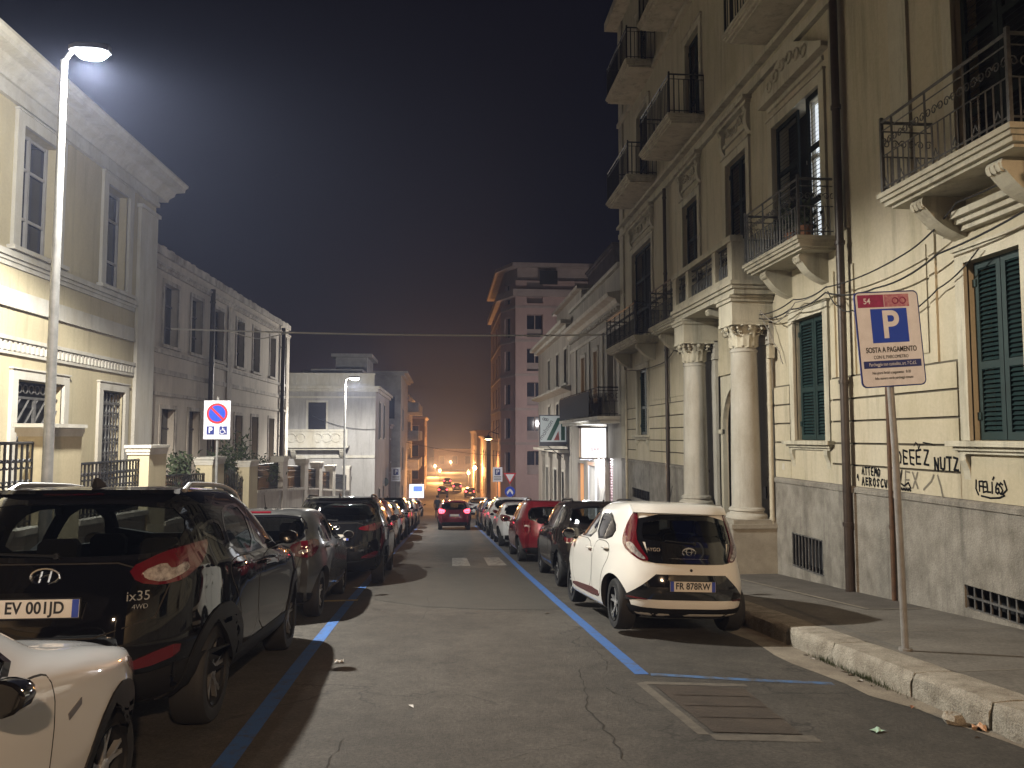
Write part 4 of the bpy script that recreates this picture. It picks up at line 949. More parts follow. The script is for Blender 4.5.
# square tricolour sign
sy, sx0, sx1, sz0, sz1 = 39.5, 4.92, 6.36, 1.22, 2.66
t = thing('bank_sign', 'square white sign with a green and red slanted A, standing out from the wall', 'sign', (XR, sy, sz0))
mb = MB(); mb.box(sx0-.05, sx1-.04, sy, sy+.22, sz0-.12, sz1+.05); mb.build('sign_case', 'sign_grey', t)
mb = MB(); mb.box(sx0, sx1-.09, sy-.012, sy-.002, sz0+.1, sz1); mb.build('sign_face', mat('sign_face_white', (.50,.54,.53), .4, emit=.32), t)
def P2(pts, m, nm):
    mb = MB(); mb.prism_o([(sx0+x*1.35, sz0+.1+z*1.34) for x, z in pts], 0, .004)
    for v in mb.bm.verts: v.co.y += sy-.018
    mb.build(nm, m, t)
P2([(.24,.06),(.66,.92),(.95,.92),(.95,.06),(.80,.06),(.80,.72),(.74,.72),(.42,.06)], 'sign_green', 'green_emblem')
P2([(.52,.06),(.70,.42),(.74,.06)], 'sign_coral', 'red_emblem')
for k, tx in enumerate(['mohnon']):
    ang = R(58); text_obj('sign_lettering', tx, .34, 'sign_grey', t, frame((sx0+.30-XR, -.02, .72), (math.cos(ang), 0, math.sin(ang)), (-math.sin(ang), 0, math.cos(ang))))
mb = MB()
for k in range(3): mb.ring((sx0+.18+.09*k, sy-.016, sz1-.16-.02*k), .06, .018, axis=1, n=8)
mb.build('small_emblem', 'sign_grey', t)
mb = MB(); mb.tube([(sx1, sy+.1, sz0-.3), (sx0+.2, sy+.1, sz0-.3)], .03); mb.tube([(sx1, sy+.1, sz0-.9), (sx0+.4, sy+.1, sz0-.12)], .02); mb.build('sign_bracket', 'iron', t)
H2, TFh, TSh = block('corniced_house', 'narrow pale house with heavy cornice between the shop and the pink tower', XR, XR+9, 38.5, 52, -4.4, 7.3, 'pale_wall', 'white_trim', front=[], side=[(39.6, 40.5, 1.2, 3.4), (42.5, 43.4, 1.2, 3.4), (46, 46.9, 1.2, 3.4), (39.6, 40.5, 4.4, 6.2), (42.5, 43.4, 4.4, 6.2), (46, 46.9, 4.4, 6.2), (40, 41.4, -3.3, -.3), (43, 44.4, -3.5, -.3), (46.5, 48, -3.8, -.3)], side_x=XR, cor=.6)
mb = MB(); mb.box(XR+1.2, XR+8, 42, 51.5, 7.3, 9.8); mb.box(XR+.9, XR+8.3, 41.7, 51.8, 9.8, 10.0); mb.box(XR+1.0, XR+8, 28, 37, 7.9, 8.6); mb.build('rooftop_room', 'pale_wall', H2)
mb = MB(TSh); mb.box(39.0, 51, -.02, .5, .75, .9); mb.prism_u([(-.02, 3.9), (.5, 4.05), (.5, 4.15), (-.02, 4.2)], 38.5, 52); mb.build('string_course', 'white_trim', H2)
for k, u in enumerate((39.3, 41.9, 45.2, 48.6)):
    mb = MB(TSh); mb.box(u, u+.5, -.02, .18, -4.2, .5); mb.box(u-.1, u+.6, -.02, .26, .4, .75); mb.build('pilaster', 'pale_wall', H2)
# pink tower
PK = thing('pink_apartment_tower', 'pink seven-storey apartment block with chamfered corner and recessed loggias', 'building', (11, 82, rz(75)))
zt = 18.2; y0 = 76.0
plan = [(5.75, 96), (5.75, 79.2), (7.0, 76.2), (8.0, y0), (20, y0), (20, 96)]
def TPf(u, o, z): return (u, y0-o, z)
cx, cy = (7.0-5.75), (76.2-79.2); cl = math.hypot(cx, cy)
def TPs(u, o, z): return (5.75-o, u, z)
nx, ny = cy/cl, -cx/cl
def TPc(u, o, z): return (5.75+cx*u/cl+nx*o, 79.2+cy*u/cl+ny*o, z)
fl = [-2.4+3.42*k for k in range(6)]
fw_ = [(8.15, 9.75, z+.25, z+2.55) for z in fl]; sw = [(u, u+1.3, z+.35, z+2.4) for u in (81, 85, 90) for z in fl]
mb = wall_holes(TPf, 7.0, 20, -8, zt-2.6, fw_+[(13, 14.6, z+.25, z+2.55) for z in fl], back=0, depth=.9); wall_holes(TPs, 79.2, 96, -8, zt-2.6, sw, back=0, mb=mb, depth=.4); wall_holes(TPc, 0, cl, -8, zt-2.6, [(.9, 2.2, z+.35, z+2.4) for z in fl], back=0, mb=mb, depth=.4)
bmw = [(5.75, 79.2), (7.0, 76.0), (20, 76.0), (20, 96), (5.75, 96)]
mb.poly([(20, y0-96, -8)] and [(x, y0-y, zt-2.62) for x, y in bmw])
mb.build('wall', 'pink_wall', PK)
for T, hs_ in ((TPf, fw_+[(13, 14.6, z+.25, z+2.55) for z in fl]), (TPs, sw), (TPc, [(.9, 2.2, z+.35, z+2.4) for z in fl])):
    for a, b, c, d in hs_:
        mb = MB(T); dd = .88 if T is TPf else .38; mb.poly([(a, -dd, c), (b, -dd, c), (b, -dd, d), (a, -dd, d)]); f = mb.build('window', 'pane', PK)
        mb = MB(T); m_ = a+(b-a)*.55; mb.box(m_-.05, m_+.05, -dd+.01, -dd+.08, c, d); mb.box(a, b, -dd+.01, -dd+.07, c, c+.9 if T is TPf else c+.08); mb.build('window_frame', 'pink_band', f)
mb = MB()
def planloft(pl, z0, z1, mb): mb.loft([[(x, y, z0) for x, y in pl], [(x, y, z1) for x, y in pl]])
def off(pl, e): return [(5.75-e, 96), (5.75-e, 79.2-e*.35), (7.0-e*.6, y0-e), (20, y0-e), (20, 96)]
planloft(off(0, .45), zt-2.6, zt-1.9, mb); planloft(off(0, -.4), zt-1.9, zt+.4, mb); planloft(off(0, .55), zt+.4, zt+.75, mb)
for z in fl[1:]: planloft(off(0, .05), z-.25, z+.0, mb)
mb.build('cornice', 'pink_band', PK)
mb = MB(TPf); mb.box(9.4, 11.2, .38, .42, zt-1.4, zt); mb.build('roof_window', 'dark_room', PK)
block('dark_flats', 'dark blocky building barely seen above the roofs behind the pink tower', 14, 24, 62, 74, -6, 17.5, 'dark_wall', 'dark_wall', side=[], front=[(15.5, 16.6, 14, 15.6)], cor=.3)
block('corner_house', 'yellow-lit low house past the pink tower under the wall lantern', 5.4, 16, 100, 118, -8, 1.5, 'orange_wall', 'orange_wall', side=[(y, y+1.3, z, z+2) for y in (102, 107, 112) for z in (-6, -2.4)], front=[(6.4, 7.6, -2.4, -.4)], side_x=5.4)
block('far_right_house', 'far hazy house on the right behind the round street lantern', 5.6, 18, 135, 165, -10, 2.5, 'orange_wall', 'orange_wall', side=[(y, y+1.4, z, z+2) for y in (138, 144, 150) for z in (-6.5, -3, 0)], side_x=5.6)
block('end_house', 'hazy building closing the view at the bottom of the street', -4, 14, 300, 320, -12, -3.5, 'orange_wall', 'pink_band', front=[(u, u+2, -9, -6) for u in (-2, 3, 8)])

# ------------------------------------------------------------------ street lamps
def street_lamp(loc, h, arm, lens, label, head=.62, r=.075, group='tall white street lamps along the left pavement'):
    t = thing('street_lamp', label, 'street lamp', loc, group); x, y, z = loc
    mb = MB(); mb.tube([(x, y, z), (x, y, z+1.5), (x, y, z+1.55), (x, y, z+h)], [r*1.15, r*1.1, r*.95, r*.62], 12); mb.build('pole', 'pole_steel', t, smooth=True)
    mb = MB(); mb.tube([(x, y, z+.0), (x, y, z+.1)], r*1.9, 12); mb.box(x+r*.8, x+r*1.25, y-.05, y+.05, z+.6, z+.95); mb.build('base_collar', 'pole_steel', t)
    mb = MB(); mb.tube([(x, y, z+h-.03), (x+arm*.5, y-.04, z+h+.08), (x+arm, y-.09, z+h+.13)], .03, 8); mb.build('arm', 'pole_steel', t, smooth=True)
    hx, hy, hz = x+arm, y-.09, z+h+.13
    mb = MB(); mb.loft([[(hx-.06, hy+s*.05*q, hz+e) for s, e in ((-1,-.02),(1,-.02),(1,.05),(-1,.05))] if i == 0 else [(hx+dx, hy+s*wv, hz+e) for s, e in ((-1,-.03),(1,-.03),(.7,.07),(-.7,.07))] for i, (dx, wv, q) in enumerate(((-.06,.05,1),(.05,.13,1),(.3,.15,1),(head-.08,.12,1),(head,.07,1)))]); hd_ = mb.build('lamp_head', 'sign_grey', t, smooth=False)
    mb = MB(); mb.loft([[(hx+head*.5+(head*.46)*f*math.cos(2*math.pi*k/16), hy+.12*f*math.sin(2*math.pi*k/16), hz+e) for k in range(16)] for f, e in ((1, -.03), (.95, -.07), (.75, -.115), (.35, -.14))]); mb.build('lamp_lens', lens, hd_)
    return Vector((hx+head*.5, hy, hz-.19))
p = street_lamp((-5.61, 11.5, rz(11.5)+.13), 7.12+.78, .18, 'led_lens', 'tall steel street lamp with glaring white head, in front of the broad yellow pillar', r=.078, head=.5)
spot('street_lamp_light', p, (p.x+.5, p.y, p.z-6), LED_W, LED, 155, .2, .12); spot('street_lamp_spill', p+Vector((.0, 0, -.06)), (p.x-5, p.y+1.6, p.z+.2), LEAK_W, LED, 150, .9, .12); point('street_lamp_glow', p+Vector((.05, 0, -.07)), 12, LED, .12)
p = street_lamp((-5.55, 43.6, rz(43.6)+.13), 4.75-rz(43.6)-.13, .25, 'led_lens_far', 'far white street lamp in front of the white house', head=.55)
spot('street_lamp_light', p, (p.x+.6, p.y+.6, p.z-6), LED2_W, LED, 164, .3, .12); point('street_lamp_spill', p+Vector((0, 0, -.06)), 1500, LED, .12)
# warm sodium lamp of the same street, behind the viewer
p = street_lamp((4.4, -10.0, .93), 6.2, .8, 'sodium_lens', 'street lamp with warm sodium head up the street behind the viewer', group=None)
lamp_up = next(o for o in bpy.data.objects if o.get('label', '').endswith('behind the viewer')); lamp_up.rotation_euler = (0, 0, math.pi); p = Vector((2*4.4-p.x, -20-p.y, p.z))
spot('sodium_lamp_light', p, (p.x-.2, p.y+.3, p.z-5), WARM_W, (1, .685, .42), 166, .12, .2)
def wall_lantern(x, y, z, wall_x, label, watts, tgt):
    t = thing('wall_lantern', label, 'lantern', (wall_x, y, z))
    mb = MB(); mb.tube([(wall_x, y, z+.5), (x+.3, y, z+.75), (x, y, z+.6), (x, y, z+.35)], .05, 8); mb.tube([(wall_x, y, z+1.3), (x+.4, y, z+.7)], .03, 6); mb.build('bracket', 'iron', t, smooth=True)
    mb = MB(); mb.lathe(x, y, [(.08, z+.4), (.14, z+.3), (.42, z+.05), (.45, z), (.40, z-.02)], 16); mb.build('lamp_shade', 'iron', t, smooth=True)
    mb = MB(); mb.lathe(x, y, [(.36, z+.02), (.36, z-.06), (.2, z-.14), (.02, z-.16)], 14); mb.build('lamp_bulb', 'sodium_lens', t, smooth=True)
    spot('wall_lantern_light', (x, y, z-.2), tgt, watts, SODIUM, 130, .5, .25)
wall_lantern(4.65, 82, 1.35, 5.75, 'sodium wall lantern on a bracket at the edge of the pink tower', 11000, (1.0, 84, -6))
def post_lantern(x, y, h, label, watts, m='sodium_lens', color=SODIUM):
    z = rz(y); t = thing('post_lantern', label, 'lantern', (x, y, z), 'orange lanterns far down the street')
    mb = MB(); mb.tube([(x, y, z), (x, y, z+h)], [.09, .05], 8); mb.build('pole', 'iron', t)
    mb = MB(); mb.lathe(x, y, [(.05, z+h+.05), (.2, z+h+.15), (.29, z+h+.35), (.2, z+h+.58), (.05, z+h+.7)], 12); mb.build('lamp_globe', m, t, smooth=True)
    mb = MB(); mb.lathe(x, y, [(.34, z+h+.7), (.12, z+h+.95), (.02, z+h+1.1)], 12); mb.build('lamp_cap', 'iron', t)
    point('post_lantern_light', (x-.6, y-.6, z+h+.4), watts, color, .3)
post_lantern(4.4, 112, 4.4, 'round orange lantern on a post at the right of the crossing', 11000)
post_lantern(4.7, 150, 2.6, 'farther orange lantern on the right', 16000)
post_lantern(-1.0, 178, 2.3, 'low orange lantern in the middle of the far glow', 18000)
post_lantern(-2.5, 215, 2.6, 'farthest orange lantern in the haze', 30000)
post_lantern(2.2, 260, 3.0, 'tiny orange lantern near the vanishing point', 40000)

# lamp added between the corniced house and the pink tower to brighten its front
p = street_lamp((10.5, 62, rz(62)+.02), 8.2, .3, 'led_lens_far', 'added street lamp brightening the front of the pink tower', group=None)
point('added_tower_light', p+Vector((0, 0, -.1)), 3000, (1, .92, .88), .15)
# ------------------------------------------------------------------ signs
from_cam = None
# tilted paid-parking sign
bx, by = 4.37, 7.10; bz = rz(by)+.13
t = thing('parking_sign', 'white paid-parking sign with blue P on a bent steel pole, tilted', 'sign', (bx, by, bz))
topx, topz = 4.30, 2.05
pole_pts = [(bx, by, bz-.02), (4.36, by, .15), (topx+.035, by, 1.45), (topx-.005, by+.01, topz+.45)]
mb = MB(); mb.tube(pole_pts, .032, 10); mb.build('pole', 'pole_rusty', t, smooth=True)
mb = MB(); mb.tube([(bx, by, bz), (bx, by, bz+.03)], .06, 10); mb.build('pole_foot', 'pole_rusty', t)
tilt = R(4.0); ex = Vector((math.cos(tilt)*.995, .1, math.sin(tilt))).normalized(); ez_ = Vector((0, 1, 0)); ey = Vector((-math.sin(tilt), 0, math.cos(tilt)))
sc_ = Vector((4.295, by-.045, 2.545)); org = Vector((bx, by, bz)); ex = (ex-ey*ex.dot(ey)).normalized(); nrm = ex.cross(ey)
hw, hh = .305, .435
def rr_pts(w_, h_, r, n=5):
    out = []
    for (sx_, sy_, a0_) in ((1,1,0),(-1,1,90),(-1,-1,180),(1,-1,270)):
        for k in range(n+1): a = R(a0_+90*k/n); out.append((sx_*(w_-r)+r*math.cos(a), sy_*(h_-r)+r*math.sin(a)))
    return out
def sp(x, y, o): return tuple(sc_+ex*x*1.15+ey*y*1.07+nrm*o)
def plate(pts, o0, o1, m, nm, par): mb = MB(); mb.loft([[sp(x, y, o0) for x, y in pts], [sp(x, y, o1) for x, y in pts]]); return mb.build(nm, m, par)
pl = plate(rr_pts(hw, hh, .05), -.01, 0, 'sign_navy', 'sign_plate', t)
plate(rr_pts(hw-.012, hh-.012, .04), 0, .002, 'sign_white', 'sign_face', pl)
rect = lambda x0, x1, y0, y1: [(x0, y0), (x1, y0), (x1, y1), (x0, y1)]
plate(rect(-.275, -.03, .29, .405), .002, .004, 'sign_magenta', 'sticker', pl); plate(rect(-.025, .21, .29, .405), .002, .004, 'sign_pink', 'sticker', pl)
plate(rect(-.165, .18, -.035, .275), .002, .004, 'sign_blue', 'blue_panel', pl)
def stext(tx, x, y, size, m, sx=1, bold=0): text_obj('sign_lettering', tx, size*1.1, m, pl, frame(Vector(sp(x, y, .0055))-org, ex, ey), sx=sx, ext=.0006, bold=bold)
stext('P', .012, .118, .34, 'sign_white', 1.0, .008); stext('SOSTA A PAGAMENTO', 0, -.10, .066, 'ink', .74, .0012); stext('CON IL PARCOMETRO', -.01, -.165, .042, 'ink', .8)
plate(rect(-.272, .272, -.262, -.196), .002, .004, 'sign_navy', 'blue_band', pl); stext('Parcheggio non custodito, art. 7 C.d.S.', 0, -.229, .042, 'sign_white', .72)
stext('Nei giorni feriali a pagamento   8-20', -.02, -.305, .036, 'ink', .72); stext('Info: numero verde parcheggi comune', 0, -.355, .034, 'ink', .72); stext('54', -.19, .345, .07, 'sign_white', 1, .001)
mb = MB(); mb.ring(sp(.08, .345, .005), .03, .006, axis=1); mb.ring(sp(.15, .345, .005), .03, .006, axis=1); mb.build('sticker_print', 'sign_magenta', pl)
# no-parking sign on the left
nx_, ny_ = -5.15, 18.0; nz_ = rz(ny_)+.13; zc_ = 2.0
t = thing('no_parking_sign', 'white sign with red and blue no-parking disc and wheelchair symbol', 'sign', (nx_, ny_, nz_))
mb = MB(); mb.tube([(nx_, ny_+.05, nz_), (nx_, ny_+.05, 2.5)], .03, 10); mb.build('pole', 'pole_steel', t)
mb = MB(); mb.box(nx_-.30, nx_+.30, ny_-.0, ny_+.012, 1.53, 2.42); mb.build('sign_plate', 'sign_grey', t)
mb = MB(); mb.box(nx_-.29, nx_+.29, ny_-.003, ny_, 1.54, 2.41); pl2 = mb.build('sign_face', 'sign_white', t)
def disc(x, z, r, y, m, nm, par, n=28, ry=None): mb = MB(); mb.loft([[(x+r*math.cos(2*math.pi*k/n), yy, z+(ry or r)*math.sin(2*math.pi*k/n)) for k in range(n)] for yy in (y, y+.002)]); return mb.build(nm, m, par)
disc(nx_, 2.12, .235, ny_-.006, 'sign_red', 'disc_rim', pl2); disc(nx_, 2.12, .185, ny_-.009, 'sign_blue', 'disc', pl2)
mb = MB(); q = R(-45); c_, s_ = math.cos(q), math.sin(q); mb.loft([[(nx_+x*c_-z*s_, yy, 2.12+x*s_+z*c_) for x, z in ((-.2,-.024),(.2,-.024),(.2,.024),(-.2,.024))] for yy in (ny_-.012, ny_-.0095)]); mb.build('disc_bar', 'sign_red', pl2)
for x, tx in ((-.14, 'P'), (.14, '')):
    mb = MB(); mb.box(nx_+x-.085, nx_+x+.085, ny_-.006, ny_-.0035, 1.64, 1.83); mb.build('small_panel', 'sign_navy', pl2)
o_ = Vector((nx_, ny_, nz_)); text_obj('sign_lettering', 'P', .17, 'sign_white', pl2, frame(Vector((nx_-.14, ny_-.0075, 1.735))-o_, (1,0,0), (0,0,1)), bold=.004)
mb = MB(); x, z = nx_+.13, 1.735; yy = ny_-.008
mb.lathe(x, yy, [(.0, z+.075), (.014, z+.078), (.0, z+.09)], 8); mb.tube([(x, yy, z+.06), (x+.005, yy, z+.0), (x+.045, yy, z), (x+.06, yy, z-.06)], .011, 5); mb.tube([(x, yy, z+.03), (x+.04, yy, z+.03)], .008, 5)
mb.tube([(x-.01+.045*math.cos(R(a)), yy, z-.03+.045*math.sin(R(a))) for a in range(110, 340, 20)], .008, 5); mb.build('wheelchair_symbol', 'sign_white', pl2)
def small_sign(name, label, x, y, zc, kind, ph=None, group=None):
    zb = rz(y)+.1; t = thing(name, label, 'sign', (x, y, zb), group); o_ = Vector((x, y, zb))
    mb = MB(); mb.tube([(x, y+.05, zb), (x, y+.05, zc+.3)], .035, 8); mb.build('pole', 'pole_steel', t)
    if kind == 'P':
        mb = MB(); mb.box(x-.40, x+.40, y, y+.015, zc-.6, zc+.6); p_ = mb.build('sign_plate', 'sign_white', t)
        mb = MB(); mb.box(x-.22, x+.22, y-.006, y-.002, zc-.05, zc+.45); mb.build('blue_panel', 'sign_navy', p_); text_obj('sign_lettering', 'P', .5, 'sign_white', p_, frame(Vector((x, y-.009, zc+.2))-o_, (1,0,0), (0,0,1)), bold=.01)
        for k in range(3):
            mb = MB(); mb.box(x-.3, x+.3, y-.005, y-.002, zc-.2-.12*k, zc-.15-.12*k); mb.build('text_line', 'sign_grey', p_)
    if kind == 'round':
        p_ = disc(x, zc, .36, y, 'sign_grey', 'mirror_rim', t); disc(x, zc, .31, y-.004, mat('mirror_glass', (.25,.33,.32), .15, metal=.6), 'mirror_face', p_)
    if kind == 'yield':
        mb = MB(); mb.loft([[(x+a, yy, zc+b) for a, b in ((-.48,.4),(.48,.4),(0,-.43))] for yy in (y, y+.01)]); p_ = mb.build('sign_plate', 'sign_red', t)
        mb = MB(); mb.loft([[(x+a, yy, zc+b) for a, b in ((-.32,.31),(.32,.31),(0,-.24))] for yy in (y-.005, y-.002)]); mb.build('sign_face', 'sign_white', p_)
        zz = zc-.95; d_ = disc(x, zz, .38, y, 'sign_blue', 'blue_disc', t)
        for s in (-1, 1):
            mb = MB(); mb.loft([[(x+s*a, yy, zz+b) for a, b in ((.03,.22),(.24,-.02),(.20,-.22),(.10,-.10),(-.02,.08))] for yy in (y-.006, y-.002)]); mb.build('white_arrow', 'sign_white', d_)
small_sign('distant_parking_sign', 'small white parking sign on the left near the dark block', -4.2, 68, -1.7, 'P', group='distant white parking signs')
small_sign('distant_parking_sign', 'small white parking sign on the right above the parked cars', 4.4, 64, -1.55, 'P', group='distant white parking signs')
small_sign('traffic_mirror', 'round grey-green traffic mirror on a pole on the far left pavement', -4.75, 62, -2.0, 'round')
small_sign('give_way_sign', 'inverted red triangle above a round blue arrow sign, right of the far cars', 4.75, 56, -1.45, 'yield')
t = thing('billboard', 'glowing white and blue billboard at the far end on the left', 'billboard', (-3.0, 84, rz(84)))
mb = MB(); mb.box(-3.75, -2.2, 84, 84.25, -5.0, -3.55); mb.build('light_panel', 'bill_light', t)
mb = MB(); mb.box(-3.3, -2.35, 83.96, 83.99, -4.3, -3.75); mb.build('printed_band', 'bill_blue', t)
mb = MB(); mb.box(-3.1, -2.9, 84.05, 84.2, rz(84)-.2, -5.0); mb.build('post', 'iron', t)
# wire across the street
mb = MB(); A_, B_ = Vector((-8.3, 24.0, 4.86)), Vector((6.3, 27.0, 5.25)); pts = []
for k in range(41): f = k/40; p = A_.lerp(B_, f); p.z -= .10*4*f*(1-f); pts.append(tuple(p))
mb.tube(pts, .027, 5); pts2 = []
for k in range(13): f = .10+.14*k/12; p = A_.lerp(B_, f); p.z -= .10*4*f*(1-f)+.22*math.sin(math.pi*k/12)**2; pts2.append(tuple(p))
mb.tube(pts2, .018, 5)
tag(mb.build('overhead_wire', 'cable_white', smooth=True), 'pale wire slung across the street from the drab wing to the palazzo', 'wire')
for (x0_, z0_, x1_, z1_, y, lab) in ((-5, 1.3, 5.8, -.4, 80, 'thin dark wire crossing the street near the pink tower'), (-4.7, 2.1, -8.9, 3.0, 52.8, 'thin dark wire across the front of the white house')):
    mb = MB(); pts = [(x0_+(x1_-x0_)*k/12, y, z0_+(z1_-z0_)*k/12-.3*4*(k/12)*(1-k/12)) for k in range(13)]; mb.tube(pts, .02, 5); tag(mb.build('overhead_wire', 'cable_black'), lab, 'wire')

# ------------------------------------------------------------------ cars: a lofted shell, openings cut out of it, panels laid on it
def pchip(ys, u):
    n = len(ys); i = min(int(u), n-2); t = u-i
    d = [ys[k+1]-ys[k] for k in range(n-1)]
    def m(k):
        if k == 0: return d[0]
        if k == n-1: return d[-1]
        return 0 if d[k-1]*d[k] <= 0 else 2*d[k-1]*d[k]/(d[k-1]+d[k])
    a, b, m0, m1 = ys[i], ys[i+1], m(i), m(i+1)
    return (2*t**3-3*t*t+1)*a+(t**3-2*t*t+t)*m0+(-2*t**3+3*t*t)*b+(t**3-t*t)*m1
def solid(rows, nr=4.2, nf=3.6, flare=(), NP=96, sub=5, shrink=0):
    mb = MB(); rings = []; n = len(rows)
    for q in range((n-1)*sub+1):
        u = q/sub; z, yr, yf, hw_ = (pchip([r[k] for r in rows], u) for k in range(4)); yr += shrink; yf -= shrink; hw_ -= shrink
        c0 = (yr+yf)/2; a = (yf-yr)/2; ring = []
        for k in range(NP):
            th = 2*math.pi*(k+.5)/NP; c, s = math.cos(th), math.sin(th); e = nr if c < 0 else nf
            if c > -.75 and c < .75: e = max(e, 4)
            r = (abs(c)**e+abs(s)**e)**(-1/e); y = c0+a*r*c; x = hw_*r*s
            for (wy, wz, amp, sg) in flare: x += (1 if x > 0 else -1)*amp*math.exp(-((y-wy)/sg)**2-((z-wz)/.22)**2)*min(1, abs(x)/hw_)**6
            ring.append((x, y, z))
        rings.append(ring)
    mb.loft(rings); bmesh.ops.recalc_face_normals(mb.bm, faces=mb.bm.faces); return mb.bm
def boolean(me, cutters):
    o = bpy.data.objects.new('tmp', me); col.objects.link(o); cs = []
    for c in cutters:
        co = bpy.data.objects.new('tmpc', c); col.objects.link(co); md = o.modifiers.new('b', 'BOOLEAN'); md.operation = 'DIFFERENCE'; md.object = co
        try: md.solver = 'MANIFOLD'
        except TypeError: md.solver = 'EXACT'
        cs.append(co)
    dg = bpy.context.evaluated_depsgraph_get(); r = bpy.data.meshes.new_from_object(o.evaluated_get(dg))
    for x in cs+[o]: bpy.data.objects.remove(x)
    return r
def to_mesh(bm, mats, idx=0):
    bmesh.ops.remove_doubles(bm, verts=bm.verts, dist=1e-6)
    bmesh.ops.recalc_face_normals(bm, faces=bm.faces)
    me = bpy.data.meshes.new('m')
    for f in bm.faces: f.material_index = idx
    bm.to_mesh(me); bm.free()
    for k in mats: me.materials.append(M[k])
    return me
DIRS = {'rear': (Vector((0,1,0)), Vector((1,0,0)), Vector((0,0,1))), 'front': (Vector((0,-1,0)), Vector((1,0,0)), Vector((0,0,1))),
        'right': (Vector((-1,0,0)), Vector((0,1,0)), Vector((0,0,1))), 'left': (Vector((1,0,0)), Vector((0,1,0)), Vector((0,0,1))), 'top': (Vector((0,0,-1)), Vector((1,0,0)), Vector((0,1,0)))}
def smooth_poly(pts, it=2):
    for _ in range(it):
        out = []
        for a, b in zip(pts, pts[1:]+pts[:1]): out += [(a[0]*.78+b[0]*.22, a[1]*.78+b[1]*.22), (a[0]*.22+b[0]*.78, a[1]*.22+b[1]*.78)]
        pts = out
    return pts
def inset(pts, d):
    n = len(pts); area = sum(a[0]*b[1]-b[0]*a[1] for a, b in zip(pts, pts[1:]+pts[:1])); sg = 1 if area > 0 else -1; out = []
    for i in range(n):
        p, a, b = Vector(pts[i]), Vector(pts[i-1]), Vector(pts[(i+1) % n]); e1 = (p-a).normalized(); e2 = (b-p).normalized()
        n1 = Vector((-e1.y, e1.x)); n2 = Vector((-e2.y, e2.x)); m = (n1+n2)
        m = m/max(m.length_squared, .3)*2 if m.length > .2 else n1
        out.append(tuple(p+m*sg*d))
    return out
